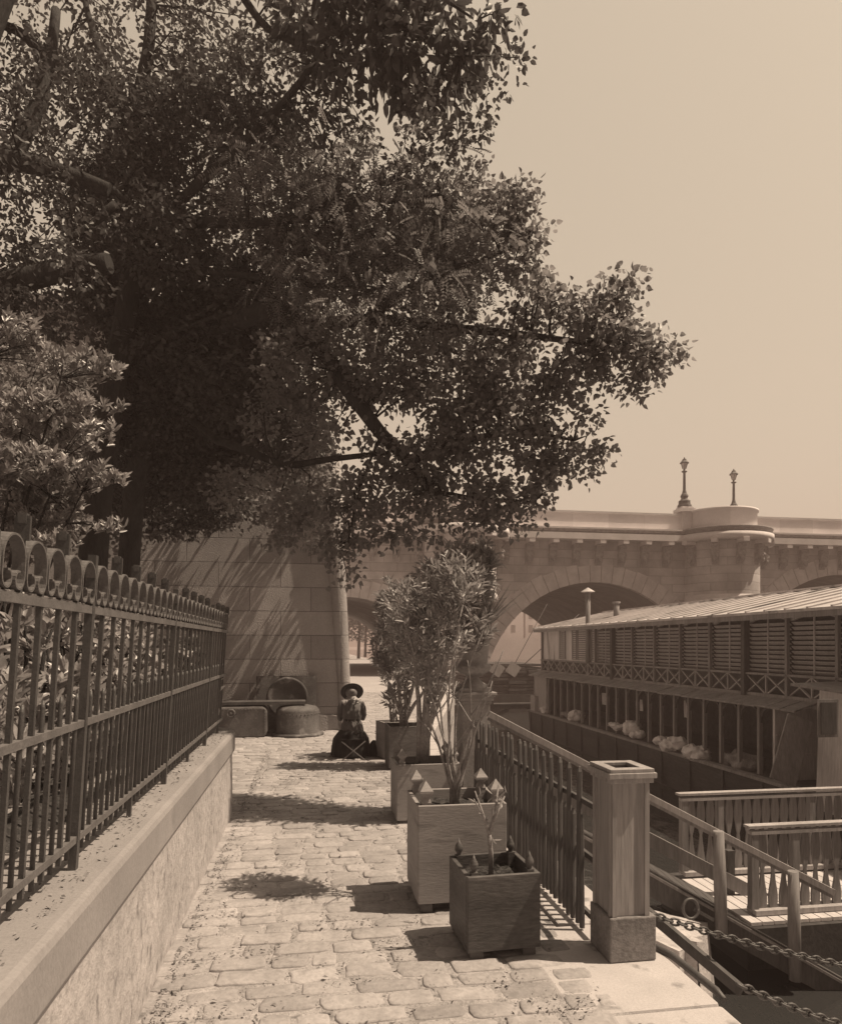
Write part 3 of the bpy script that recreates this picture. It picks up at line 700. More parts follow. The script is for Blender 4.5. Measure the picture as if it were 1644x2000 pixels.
# ------------------------------------------------------------------ seated person on a folding stool, seen from behind
PX, PY = .60, 10.15
pr = thing('person', 'person in dark dress and wide brimmed hat seated with back turned, sketching', 'person', (PX, PY, 0))
def skin_body():
    V = []; E = []; Rd = []
    def a(p, r, par=None):
        V.append(Vector(p)); Rd.append(r); i = len(V)-1
        if par is not None: E.append((par, i))
        return i
    pel = a((0, 0, .36), .13); ab_ = a((0, .02, .46), .115, pel); wa = a((0, .04, .56), .10, ab_); ch = a((0, .09, .70), .125, wa); up = a((0, .14, .80), .10, ch)
    nk = a((0, .18, .865), .045, up); hd = a((0, .215, .92), .075, nk); tp_ = a((0, .235, .99), .07, hd)
    a((0, .31, .915), .022, hd)      # nose
    for s in (-1, 1):
        sh = a((s*.125, .14, .79), .05, up); el = a((s*.165, .17, .60), .038, sh); wr = a((s*.11, .36, .56), .024, el); pm = a((s*.085, .42, .56), .026, wr)
        for k in range(4):
            f0 = a((s*(.062+.017*k), .452, .562), .0085, pm); f1 = a((s*(.062+.017*k), .475+.006*(k in (1, 2)), .545), .008, f0); a((s*(.062+.016*k), .478, .522), .007, f1)
        t0 = a((s*.05, .425, .57), .009, pm); a((s*.042, .452, .56), .008, t0)
        hp = a((s*.09, .02, .33), .09, pel); kn = a((s*.14, .40, .42), .065, hp); an = a((s*.12, .42, .09), .04, kn); a((s*.12, .53, .035), .034, an)
    me = bpy.data.meshes.new('body'); me.from_pydata([tuple(v) for v in V], E, []); me.materials.append(m_skin)
    o = link('body', me, pr)
    sk = o.modifiers.new('skin', 'SKIN'); me.skin_vertices.new() if not me.skin_vertices else None
    for i, r in enumerate(Rd): me.skin_vertices[0].data[i].radius = (r, r); me.skin_vertices[0].data[i].use_root = (i == 0)
    sk.use_smooth_shade = True
    ss = o.modifiers.new('sub', 'SUBSURF'); ss.levels = 1; ss.render_levels = 2
skin_body()
def ell(cx, cy, z, rx, ry, n=40, pleat=0, k=14, tilt=0):
    out = []
    for i in range(n):
        t = 2*PI*i/n; f = 1+pleat*math.sin(k*t)
        out.append((cx+rx*f*math.cos(t), cy+ry*f*math.sin(t), z+tilt*math.sin(t)))
    return out
W = lambda rings: [[(x+PX, y+PY, z) for x, y, z in r] for r in rings]
MB().loft(W([ell(0, 0, .36, .17, .15, 60, .03), ell(0, .02, .48, .15, .125, 60, .05), ell(0, .035, .545, .118, .10, 60, .07), ell(0, .05, .60, .14, .115, 60, .05), ell(0, .08, .68, .135, .125, 60, .05), ell(0, .11, .76, .145, .12, 60, .03), ell(0, .14, .82, .11, .095, 60, .012), ell(0, .165, .85, .075, .065, 60)])).build('blouse', m_blouse, pr)
mb = MB(); mb.loft(W([ell(0, .17, .845, .066, .06), ell(0, .18, .872, .056, .055), ell(0, .185, .885, .05, .05)])); mb.build('collar', m_collar, pr)
mb = MB(); mb.loft(W([ell(0, .035, .53, .124, .106, 40), ell(0, .035, .56, .124, .106, 40)])); mb.build('belt', m_skirt, pr)
for s in (-1, 1):
    mb = MB(); mb.tube([(PX+s*.10, PY+.13, .815), (PX+s*.138, PY+.125, .775), (PX+s*.165, PY+.125, .70), (PX+s*.178, PY+.14, .61), (PX+s*.17, PY+.20, .55), (PX+s*.13, PY+.33, .555)], [.036, .050, .050, .046, .040, .03], 14); mb.build('sleeve', m_blouse, pr)
sk_ = []
for z, rx, ry, cy, pl_ in ((.40, .165, .15, .01, .02), (.34, .215, .20, .04, .03), (.26, .26, .29, .12, .04), (.15, .275, .33, .15, .05), (.05, .285, .35, .16, .06), (.008, .29, .355, .16, .065)):
    sk_.append(ell(-.01, cy, z, rx, ry, 72, pl_, 11))
MB().loft(W(sk_)).build('skirt', m_skirt, pr)
MB().ball((PX, PY+.195, .935), .088, 16, 10, (1, 1, 1.0)).ball((PX, PY+.115, .955), .042, 12, 8).build('hair', m_hair, pr)
Mh = Matrix.Rotation(math.radians(-52), 3, 'X')
MB().lathe([(0, .10), (.06, .098), (.085, .08), (.09, .01), (.15, .002), (.172, -.006), (.17, -.012), (.12, -.006), (.085, -.004)], (PX+.01, PY+.235, .95), 36, M=Mh).build('hat', m_hat, pr)
tag(MB().tube([(PX-.285, PY+.40, .585), (PX-.12, PY+.46, .535)], [.004, .004], 6).build('pencil', m_collar), 'thin pale pencil held out by the seated person', 'pencil')
st = thing('folding_stool', 'low folding stool with crossed legs under the seated person', 'stool', (PX, PY-.06, 0))
MB().box(PX-.17, PY-.20, .275, PX+.17, PY+.12, .288).build('seat', m_skirt, st)
for yy in (PY-.335, PY+.1):
    for s in (-1, 1): MB().beam((PX+s*.02-s*.19, yy+.012*s, .0), (PX+s*.17, yy+.012*s, .275), .022, .014).build('leg', m_wood, st)
bgm = MB(); Rb = []
for z, r in ((0, .13), (.05, .15), (.14, .13), (.2, .07), (.23, .03)): Rb.append([(.965+r*(1+.12*math.sin(3*t+z*9))*math.cos(t)*.7-.04, 10.22+r*math.sin(t), z) for t in np.linspace(0, 2*PI, 18, endpoint=False)])
tag(bgm.loft(Rb).build('cloth_bag', m_skirt), 'dark cloth bag slumped on the paving right of the person', 'bag')

# ------------------------------------------------------------------ the bridge
BY, BZ = 38.0, 61.0
br = thing('stone_bridge', 'long stone arch bridge with half round bays crossing the river', 'bridge', (16, BY, 0))
ARCH = [(1.9, 5.0, 5.0, -.67), (16.4, 6.8, 7.0, -1.66), (32.6, 7.2, 7.7, -1.66), (50.2, 7.2, 7.7, -1.66)]
TUR = [8.15, 24.3, 41.4]
ZT = 7.72
def zb(x):
    for c, a, b, z in ARCH:
        if abs(x-c) < a: return z+b*math.sqrt(max(0, 1-((x-c)/a)**2))
    return -2.6
xs = set(np.arange(-16, 58.01, .5))
for c, a, b, z in ARCH:
    for t in np.linspace(0, PI, 33): xs.add(c-a*math.cos(t))
xs = sorted(xs); mb = MB(); sf = MB()
for x0, x1 in zip(xs[:-1], xs[1:]):
    if x1-x0 < 1e-4: continue
    m_ = (x0+x1)/2; inside = any(abs(m_-c) < a for c, a, b, z in ARCH)
    if inside:
        q = [next(z+b*math.sqrt(max(0, 1-((xx-c)/a)**2)) for c, a, b, z in ARCH if abs(m_-c) < a) for xx in (x0, x1)]
    else: q = [-2.6, -2.6]
    for Y in (BY, BZ): mb.add([(x0, Y, q[0]), (x1, Y, q[1]), (x1, Y, ZT), (x0, Y, ZT)], [(0, 1, 2, 3)])
    if inside: sf.add([(x0, BY, q[0]), (x1, BY, q[1]), (x1, BZ, q[1]), (x0, BZ, q[0])], [(0, 1, 2, 3)], True)
for c, a, b, z in ARCH:
    for x in (c-a, c+a): mb.add([(x, BY, -2.6), (x, BZ, -2.6), (x, BZ, z), (x, BY, z)], [(0, 1, 2, 3)])
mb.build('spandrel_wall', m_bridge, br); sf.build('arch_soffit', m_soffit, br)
for c, a, b, z in ARCH:
    vm = MB(); n = 33
    for i in range(n):
        t0, t1 = PI*(i+.035)/n, PI*(i+.965)/n
        th = 1.0+.12*abs(math.cos((t0+t1)/2))+.05*((i*7) % 3-1)
        def pt(t, e): return (c-(a+e)*math.cos(t), z+(b+e)*math.sin(t))
        p = [pt(t0, -.01), pt(t1, -.01), pt(t1, th), pt(t0, th)]
        vm.prism(p, 'y', BY-.05+random.uniform(-.008, .008), BY+.25)
    vm.build('arch_ring', m_vouss, br)
# road deck, cornice, parapet
MB().box(-16, BY+.001, ZT+.001, 58, BZ-.001, 8.3).build('road_deck', m_soffit, br)
def run(name, m, y0, y1, z0, z1):
    mm = MB(); cuts = [-16]
    for t in TUR: cuts += [t-2.15, t+2.15]
    cuts.append(58)
    for a, b in zip(cuts[0::2], cuts[1::2]): mm.box(a, y0, z0, b, y1, z1)
    mm.build(name, m, br)
run('cornice_band', m_cornice, BY-.80, BY+.3, 7.724, 8.08)
run('cornice_moulding', m_carv, BY-.42, BY+.3, 8.084, 8.20); run('cornice_moulding', m_carv, BY-.52, BY+.3, 8.202, 8.33); run('cornice_slab', m_cornice, BY-.74, BY+.3, 8.332, 8.42)
run('parapet', m_parapet, BY-.30, BY+.15, 8.424, 9.30); run('parapet_cap', m_cornice, BY-.36, BY+.2, 9.302, 9.42)
MB().box(-16, BZ-.4, 8.304, 58, BZ, 9.4).build('far_parapet', m_parapet, br)
for t in TUR:
    c = (t, BY, 0)
    MB().lathe([(2.2, 4.6), (2.2, 7.72)], c, 40, PI, 2*PI).build('turret', m_bridge, br)
    MB().lathe([(.3, 1.2), (1.5, 2.6), (1.9, 3.6), (2.1, 4.05), (2.3, 4.15), (2.3, 4.42), (2.24, 4.5), (2.2, 4.6)], c, 40, PI, 2*PI).build('turret_base', m_cornice, br)
    MB().lathe([(2.2, 7.722), (2.95, 7.724), (2.95, 8.08), (2.5, 8.085)], c, 40, PI, 2*PI).build('turret_band', m_cornice, br)
    MB().lathe([(2.5, 8.086), (2.52, 8.2), (2.64, 8.205), (2.66, 8.33), (2.9, 8.335), (2.92, 8.42), (2.0, 8.43)], c, 40, PI, 2*PI).build('turret_moulding', m_carv, br)
    MB().lathe([(2.06, 8.425), (2.06, 9.5), (2.14, 9.502), (2.14, 9.63), (1.78, 9.632), (1.78, 8.43)], c, 40, PI, 2*PI).build('turret_parapet', m_parapet, br)
    mb = MB(); mb.box(t-2.62, BY-.42, 8.424, t-2.05, BY+.2, 9.55); mb.box(t-2.8, BY-.58, 9.552, t-1.88, BY+.35, 9.75); mb.box(t-2.68, BY-.48, 9.752, t-1.98, BY+.25, 9.86); mb.build('lamp_pedestal', m_cornice, br)
    MB().box(t+1.2, BY+1.2, 8.305, t+1.9, BY+1.9, 9.75).build('lamp_pedestal', m_cornice, br)
# carved heads under the cornice
def mascaron():
    m_ = MB()
    m_.prism([(0, 7.46), (-.40, 7.46), (-.44, 7.30), (-.34, 7.12), (-.36, 6.85), (-.22, 6.55), (-.06, 6.3), (0, 6.28)], 'x', -.2, .2)
    m_.ball((0, -.33, 6.83), .20, 10, 8, (1, .8, 1.3)); m_.ball((0, -.5, 6.83), .06, 6, 5, (.7, 1, 1.4)); m_.ball((-.08, -.46, 6.92), .045, 6, 4); m_.ball((.08, -.46, 6.92), .045, 6, 4)
    m_.ball((0, -.40, 6.58), .12, 8, 6, (1, .8, 1.3)); m_.ball((-.19, -.3, 6.95), .09, 6, 5, (.6, .8, 1.6)); m_.ball((.19, -.3, 6.95), .09, 6, 5, (.6, .8, 1.6))
    me = m_.mesh('mascaron'); me.materials.append(m_carv); return me
me_m = mascaron(); me_b = MB().box(-.17, -.79, 7.50, .17, 0, 7.718).mesh('modillion'); me_b.materials.append(m_cornice)
mx = []
for a, b in ((-3.5, TUR[0]-2.4), (TUR[0]+2.5, TUR[1]-2.4), (TUR[1]+2.5, TUR[2]-2.4), (TUR[2]+2.5, 47)):
    n = max(1, round((b-a)/1.33)); mx += [(a+(b-a)*(i+.2)/n) for i in range(n)]
for x in mx:
    link('mascaron', me_m, br, (x-16, 0, 0)); link('modillion', me_b, br, (x-16, 0, 0))
for t in TUR:
    for ang in (-72, -38, -4, 30, 64):
        a = math.radians(-90+ang); link('mascaron', me_m, br, (t-16+2.18*math.cos(a), 2.18*math.sin(a), 0), (0, 0, a+PI/2)); link('modillion', me_b, br, (t-16+2.18*math.cos(a), 2.18*math.sin(a), 0), (0, 0, a+PI/2))

def street_lamp(x, y, z, label):
    t = thing('street_lamp', label, 'lamp', (x, y, z), 0, 'lamps standing on the bridge'); c = (0, 0, 0)
    MB().lathe([(.42, 0), (.42, .12), (.36, .16), (.34, .32), (.36, .36), (.26, .44), (.18, .52), (.2, .58), (.24, .66), (.2, .76), (.15, .82), (.12, .92)], c, 8, smooth=False).build('base', m_bronze, t, local=True)
    MB().lathe([(.12, .92), (.10, 1.0), (.085, 1.05), (.07, 2.05), (.09, 2.08), (.16, 2.12), (.16, 2.16), (.07, 2.2), (.06, 2.3)], c, 12).build('column', m_bronze, t, local=True)
    MB().lathe([(.09, 2.3), (.17, 2.62), (.19, 2.64)], c, 4, PI/4+.3, 2*PI+PI/4+.3, smooth=False).build('lantern', m_glass, t, local=True)
    mb = MB()
    for k in range(4):
        a = PI/4+.3+k*PI/2; mb.beam((.095*math.cos(a), .095*math.sin(a), 2.3), (.19*math.cos(a), .19*math.sin(a), 2.64), .022, .022)
        a2 = a+PI/2
        if k in (0, 3): mb.add([(.1*math.cos(a), .1*math.sin(a), 2.31), (.1*math.cos(a2), .1*math.sin(a2), 2.31), (.2*math.cos(a2), .2*math.sin(a2), 2.64), (.2*math.cos(a), .2*math.sin(a), 2.64)], [(0, 1, 2, 3)])
    mb.build('lantern_frame', m_bronze, t, local=True)
    MB().lathe([(.27, 2.63), (.27, 2.66), (.16, 2.78), (.12, 2.82), (.12, 2.87), (.05, 2.9), (.04, 2.96), (0, 3.02)], c, 8, smooth=False).build('lantern_roof', m_bronze, t, local=True)
    return t
s1 = street_lamp(TUR[1]-2.34, BY-.1, 9.86, 'iron street lamp on the left corner pedestal of the bridge bay')
s2 = copy_tree(s1); q = aty(1432, 990, BY+1.55); s2.location = (q.x, q.y, 9.76)
s2['label'] = 'iron street lamp rising behind the curved parapet of the bridge bay'
for ch in br.children:
    if ch.name.startswith('lamp_pedestal.00'): pass

# ------------------------------------------------------------------ wash boat
WB = thing('wash_boat', 'two storey wooden laundry boat with louvred upper floor moored along the quay', 'boat', (8.3, 16, -1.6))
YF, YN = 24.4, 5.2
hull = MB()
prof = [(8.12, -1.9), (8.02, -.80), (13.6, -.80), (13.5, -1.9)]
hull.prism(prof, 'y', YN, YF+.3)
hull.build('hull', m_hull, WB)
mb = MB(); mb.box(7.96, 10.1, -.798, 8.12, YF+.35, -.74); mb.build('gunwale', m_wood, WB)
me_rb = MB().box(-.3, 0, .05, -.255, .07, .79).mesh('hull_rib'); me_rb.materials.append(m_hull)
yy = YF
while yy > 8: link('hull_rib', me_rb, WB, (0, yy-16, 0)); yy -= 1.2
# lower storey
me_p = MB().beam((0, 0, -.74+1.6), (0, 0, .56+1.6), .07, .07).mesh('post'); me_p.materials.append(m_wood)
y = 22.95
ly = []
while y > 11.2: ly.append(y); y -= .6
for y in ly: link('post', me_p, WB, (8.2-8.3, y-16, 0))
mb = MB()
for y in ly:
    for s in (-1, 1):
        pts = [(8.2, y+s*(.03+.26*(1-math.cos(t))), .22+.30*math.sin(t)) for t in np.linspace(0, PI/2, 5)]
        for a, b in zip(pts[:-1], pts[1:]): mb.beam(a, b, .03, .05)
mb.build('brackets', m_wooddk, WB)
mb = MB(); mb.box(8.05, 10.4, -.799, 13.5, YF, -.795)
mb.box(10.6, 10.4, -.79, 10.7, YF, .6); mb.build('washing_deck', m_wooddk, WB)
mb = MB(); mb.box(8.13, YF-1.35, -.795, 8.19, YF, .60); mb.box(8.13, YF-.06, -.795, 10.6, YF+.02, .6); mb.box(8.0, YF-.5, -.79, 8.125, YF, -.2); mb.build('end_panel', m_woodlt, WB)
mb = MB()
for k in range(40):
    y0 = 10.35+k*(YF+.2-10.35)/40; y1 = y0+(YF+.2-10.35)/40-.012; dz = random.uniform(-.008, .008)
    mb.add([(7.98, y0, .555+dz), (7.98, y1, .555+dz), (8.45, y1, .70+dz), (8.45, y0, .70+dz), (7.98, y0, .525+dz), (7.98, y1, .525+dz), (8.45, y1, .67+dz), (8.45, y0, .67+dz)], [(0, 1, 2, 3), (4, 7, 6, 5), (0, 4, 5, 1), (1, 5, 6, 2), (2, 6, 7, 3), (3, 7, 4, 0)])
mb.build('awning', m_wood, WB)
mb = MB(); mb.box(8.40, 9.5, .56, 8.452, YF, .74); mb.box(8.38, 9.5, 1.085, 8.455, YF, 1.125); mb.box(8.46, 9.4, .55, 13.4, YF, .62); mb.build('floor_band', m_wood, WB)
posts = [18.29-1.2*i for i in range(-5, 12)]
me_u = MB().beam((0, 0, .74+1.6), (0, 0, 2.24+1.6), .06, .06).mesh('post'); me_u.materials.append(m_wood)
me_ud = MB().beam((0, 0, .56+1.6), (0, 0, 2.24+1.6), .12, .11).mesh('post'); me_ud.materials.append(m_wooddk)
for i, y in zip(range(-5, 12), posts):
    if -5 < i < -1: continue
    link('post', me_ud if i in (0, 5, 10) else me_u, WB, (8.41-8.3, y-16, 0))
def lattice(w):
    m_ = MB(); h0, h1 = .745+1.6, 1.083+1.6; g = w/2
    for k in range(2):
        a, b = k*g+.03, (k+1)*g-.03; m_.beam((0, a, h0), (0, b, h1), .022, .04, up=(1, 0, 0)); m_.beam((.024, b, h0), (.024, a, h1), .022, .04, up=(1, 0, 0))
    m_.beam((.0, g, h0), (.0, g, h1), .03, .03)
    me = m_.mesh('lattice_panel'); me.materials.append(m_woodlt); return me
me_l = lattice(1.2)
def louvre(w, n=11):
    m_ = MB(); h0, h1 = 1.13+1.6, 2.18+1.6
    for k in range(n):
        z = h0+.04+(h1-h0-.1)*k/n
        wl = Matrix.Translation((0, 0, z)) @ Matrix.Rotation(math.radians(38), 4, 'Y')
        m_.box(-.040, .04, -.006, .040, w-.04, .006, wl)
    m_.beam((-.03, w/2, h0), (-.03, w/2, h1), .02, .025)
    # arched head
    pts = [(0, .03+(w-.06)*t, h1-.10+.10*math.sin(PI*t)) for t in np.linspace(0, 1, 9)]
    for a, b in zip(pts[:-1], pts[1:]):
        m_.add([(-.03, a[1], a[2]), (-.03, b[1], b[2]), (-.03, b[1], h1+.07), (-.03, a[1], h1+.07), (.03, a[1], a[2]), (.03, b[1], b[2]), (.03, b[1], h1+.07), (.03, a[1], h1+.07)], [(0, 1, 2, 3), (4, 7, 6, 5), (0, 4, 5, 1), (3, 2, 6, 7)])
    me = m_.mesh('louvre_panel'); me.materials.append(m_woodlt); return me
me_lv = louvre(1.2)
for i, y in zip(range(-5, 11), posts[:-1]):
    link('lattice_panel', me_l, WB, (8.43-8.3, y-1.2-16, 0))
    if i >= -1: link('louvre_panel', me_lv, WB, (8.50-8.3, y-1.2-16, 0))
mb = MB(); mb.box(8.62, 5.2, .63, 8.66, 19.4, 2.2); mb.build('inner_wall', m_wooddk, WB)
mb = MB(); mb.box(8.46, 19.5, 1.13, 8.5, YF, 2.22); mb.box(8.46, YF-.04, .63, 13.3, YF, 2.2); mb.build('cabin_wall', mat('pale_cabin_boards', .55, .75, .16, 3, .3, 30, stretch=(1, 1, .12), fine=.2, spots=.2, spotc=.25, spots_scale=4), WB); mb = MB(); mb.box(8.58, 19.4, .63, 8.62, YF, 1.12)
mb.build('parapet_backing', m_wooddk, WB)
mb = MB(); mb.box(8.44, YF-.1, .56, 8.56, YF+.02, 2.24); mb.build('corner_post', m_wooddk, WB)
def shutter(y0, y1):
    m_ = MB(); m_.box(8.435, y0, 1.2, 8.452, y0+.05, 2.12); m_.box(8.435, y1-.05, 1.2, 8.452, y1, 2.12); m_.box(8.435, y0, 1.18, 8.452, y1, 1.2); m_.box(8.435, y0, 2.12, 8.452, y1, 2.15)
    for k in range(13): m_.box(8.43, y0+.05, 1.23+k*.068, 8.45, y1-.05, 1.265+k*.068)
    m_.build('shutter', m_wood, WB)
for a, b in ((atx(1104, 1250, 8.45).y, atx(1092, 1250, 8.45).y), (atx(1126, 1250, 8.45).y, atx(1117, 1250, 8.45).y), (atx(1145, 1250, 8.45).y, atx(1127.5, 1250, 8.45).y), (atx(1161.5, 1250, 8.45).y, atx(1154.5, 1250, 8.45).y)): shutter(a, b)
# roof with its seams
rf = MB(); ridge = (11.0, 2.88); eave = (8.18, 2.27); yr0, yr1 = 3.5, YF+.25
for (xa, za), (xb, zb_) in ((eave, ridge), (ridge, (13.8, 2.27))):
    rf.add([(xa, yr0, za), (xa, yr1, za), (xb, yr1, zb_), (xb, yr0, zb_), (xa, yr0, za-.05), (xa, yr1, za-.05), (xb, yr1, zb_-.05), (xb, yr0, zb_-.05)], [(0, 1, 2, 3), (4, 7, 6, 5), (0, 4, 5, 1), (1, 5, 6, 2), (2, 6, 7, 3), (3, 7, 4, 0)])
roof = rf.build('roof', m_roof, WB)
mb = MB(); y = yr0+.2
while y < yr1:
    mb.beam((eave[0], y, eave[1]+.012), (ridge[0], y, ridge[1]+.012), .05, .03); y += .55
mb.beam((ridge[0], yr0, ridge[1]+.02), (ridge[0], yr1, ridge[1]+.02), .2, .05); mb.build('seams', m_roof, roof)
MB().box(8.19, yr0, 2.12, 8.215, yr1, 2.265).build('fascia', m_wood, WB)
mb = MB(); mb.add([(8.3, YF+.0, 2.2), (13.6, YF, 2.2), (11, YF, 2.82)], [(0, 1, 2)]); mb.build('gable', m_woodlt, WB)
q = atx(1150, 1200, 8.40)
ch = MB(); ch.tube([(8.36, q.y, 1.1), (8.36, q.y, 3.28)], .075, 14); ch.build('chimney', m_wood, WB)
MB().lathe([(.03, 3.26), (.22, 3.28), (0, 3.42)], (8.36, q.y, 0), 16, smooth=False).build('chimney_cap', m_roof, WB)
q2 = atx(1203, 1190, 9.6)
MB().tube([(9.6, q2.y, 2.4), (9.6, q2.y, 2.98)], .09, 12).lathe([(.09, 2.97), (.13, 2.98), (.13, 3.03), (0, 3.04)], (9.6, q2.y, 0), 12).build('roof_vent', m_wood, WB)
# near end wall and lower cabin
mb = MB(); mb.box(8.22, 11.16, -.8, 10.6, 11.22, .52)
for z in (-.35, .02): mb.box(8.24, 11.14, z, 9.6, 11.158, z+.03)
mb.build('end_wall', MATS.get('pale_cabin_boards') or mat('pale_cabin_boards', .55, .75, .16, 3, .3, 30, stretch=(1, 1, .12), fine=.2, spots=.2, spotc=.25, spots_scale=4), WB)
cb = MB(); X0 = aty(1594, 1400, 9.75).x
cb.prism([(X0-.02, -.95), (X0+3.0, -.95), (X0+3.0, .94), (X0+.05, .94)], 'y', 8.2, 9.75); cabin = cb.build('lower_cabin', mat('pale_cabin_boards', .55, .75, .16, 3, .3, 30, stretch=(1, 1, .12), fine=.2, spots=.2, spotc=.25, spots_scale=4), WB)
wq0, wq1 = aty(1602, 1372, 9.75), aty(1632, 1434, 9.75)
MB().box(wq0.x-.04, 9.70, wq1.z-.05, wq1.x+.05, 9.742, wq0.z+.04)
for nm, m_, g, yy in (('window_frame', m_wood, .04, 8.185), ('window', m_wooddk, 0, 8.17)):
    a, b = aty(1602, 1372, 8.18), aty(1632, 1434, 8.18)
    MB().box(a.x-g, yy, b.z-g, b.x+g, yy+.014, a.z+g).build(nm, m_, cabin)
MB().add([(X0-.35, 7.9, .90), (X0+3.2, 7.9, .98), (X0+3.2, 9.9, 1.10), (X0-.35, 9.9, 1.0), (X0-.35, 7.9, .94), (X0+3.2, 7.9, 1.02), (X0+3.2, 9.9, 1.14), (X0-.35, 9.9, 1.04)], [(0, 3, 2, 1), (4, 5, 6, 7), (0, 1, 5, 4), (1, 2, 6, 5), (2, 3, 7, 6), (3, 0, 4, 7)]).build('cabin_roof', m_wood, WB)
# plank leaning on the boat, laundry bundles, hanging linen
p0, p1 = at(1527, 1528, 10.9), at(1562, 1402, 11.1)
tag(MB().beam(p0, p1, .42, .03, up=(.2, 1, 0)).build('leaning_plank', m_wood), 'broad weathered plank leaning against the near end of the wash boat', 'plank')
def bundle(px, py, X, r, sz, label, m=m_cloth, nm='laundry_bundle', cat='laundry', lumps=6):
    c = atx(px, py, X); m_ = MB(); rr = r*1.25
    for k in range(lumps):
        m_.ball((c.x+random.uniform(-.4, .4)*rr, c.y+random.uniform(-.6, .6)*rr*1.3, c.z-rr*.2+random.uniform(-.1, .25)*rr), rr*random.uniform(.4, .8), 30, 20, (1, 1.2, sz))
    for i, v in enumerate(m_.v):
        q = Vector(v); d = (q-c); a = noise.turbulence_vector(q*(2.2/rr), 3, False)*.22*rr+noise.noise_vector(q*(6/rr))*.07*rr
        q += a; q.z = max(q.z, c.z-rr*.75); m_.v[i] = tuple(q)
    return tag(m_.build(nm, m), label, cat, 'bundles of washing on the boat edge')
G = 8.15
bundle(1120, 1397, G, .22, .9, 'white laundry heap near the far end of the wash boat')
bundle(1105, 1394, G, .13, .6, 'small grey rag beside the far white laundry heap', m_wood)
bundle(1065, 1386, G, .14, .6, 'tiny white rag at the far corner of the boat edge')
bundle(1205, 1417, G, .16, .4, 'white linen drooping over the boat edge left of the middle pile')
bundle(1230, 1421, G, .19, .9, 'crumpled white linen on the boat edge at the middle')
bundle(1245, 1433, G, .13, .8, 'small round white bundle right of the crumpled linen')
bundle(1292, 1446, G, .13, .8, 'small white bundle left of the biggest white bundle')
bundle(1317, 1451, G, .21, .75, 'biggest white laundry bundle on the near half of the boat edge')
bundle(1364, 1469, G, .20, .8, 'nearest white laundry bundle on the boat edge')
bundle(1443, 1487, 8.45, .34, .6, 'low grey dome shaped covered basket at the near end of the boat', m_wood, 'covered_basket', 'basket', 3)
for px, py, w, h, lab in ((1180, 1365, .25, .35, 'white cloth hanging inside the boat at the far posts'), (1248, 1377, .3, .3, 'pale shirt hanging inside the boat near its middle'), (1340, 1385, .15, .4, 'narrow pale towel hanging inside the boat toward its near end')):
    c = atx(px, py, 8.7); mb = MB(); n = 8; vs = []
    for j in range(5):
        for i in range(n+1): vs.append((c.x+.03*math.sin(i*1.3+j*.4), c.y+w*(i/n-.5), c.z+h*(.5-j/4)))
    mb.add(vs, [(j*(n+1)+i, j*(n+1)+i+1, (j+1)*(n+1)+i+1, (j+1)*(n+1)+i) for j in range(4) for i in range(n)], True)
    tag(mb.build('hanging_cloth', m_cloth), lab, 'laundry')
# footbridge from the quay to the boat's far end
fb = thing('footbridge', 'plain timber footbridge from the quay to the far end of the wash boat', 'footbridge', (5, 24.9, -.6))
MB().box(5.2, 24.6, -.72, 8.3, 25.3, -.55).build('deck', m_wooddk, fb)
MB().beam((5.2, 24.62, -1.55), (7.2, 24.62, -.75), .12, .12).build('brace', m_wooddk, fb)
for x in (5.4, 6.6): MB().beam((x, 24.63, -.55), (x, 24.63, .25), .09, .09).build('post', m_wooddk, fb)
# timber barge moored beyond
bg_ = thing('timber_barge', 'moored barge piled with planks and crates beyond the footbridge', 'barge', (9.3, 33, -1.6))
MB().prism([(7.6, -1.7), (7.2, -.7), (11.4, -.7), (11.0, -1.7)], 'y', 31.5, 37).build('hull', m_hull, bg_)
mb = MB(); z = -.69
for k in range(9):
    n = 4
    for j in range(n):
        if k > 5 and j in (0,): continue
        x0 = 7.5+j*.92+random.uniform(-.05, .05); mb.box(x0, 31.7+random.uniform(-.2, .2), z, x0+.86, 36+random.uniform(-.4, .4), z+random.uniform(.10, .14))
    z += .165
mb.build('plank_stack', m_wooddk, bg_)
for px in (975, 1008):
    c = at(px, 1308, 31.9); MB().box(-.28, -.02, -.28, .28, .02, .28, Matrix.Translation((c.x, 31.3, c.z)) @ Matrix.Rotation(.6, 4, 'Y')).build('crate_lid', m_woodlt, bg_)
for px0, py0, px1, py1 in ((1010, 1195, 1100, 1400), ): pass
mm = MB(); mm.tube([at(1130, 1200, 33.5), at(988, 1330, 33)], [.02, .02], 5); mm.tube([at(1068, 1180, 33.5), at(1003, 1300, 33)], [.015, .015], 5); mm.build('rigging', m_wooddk, bg_)

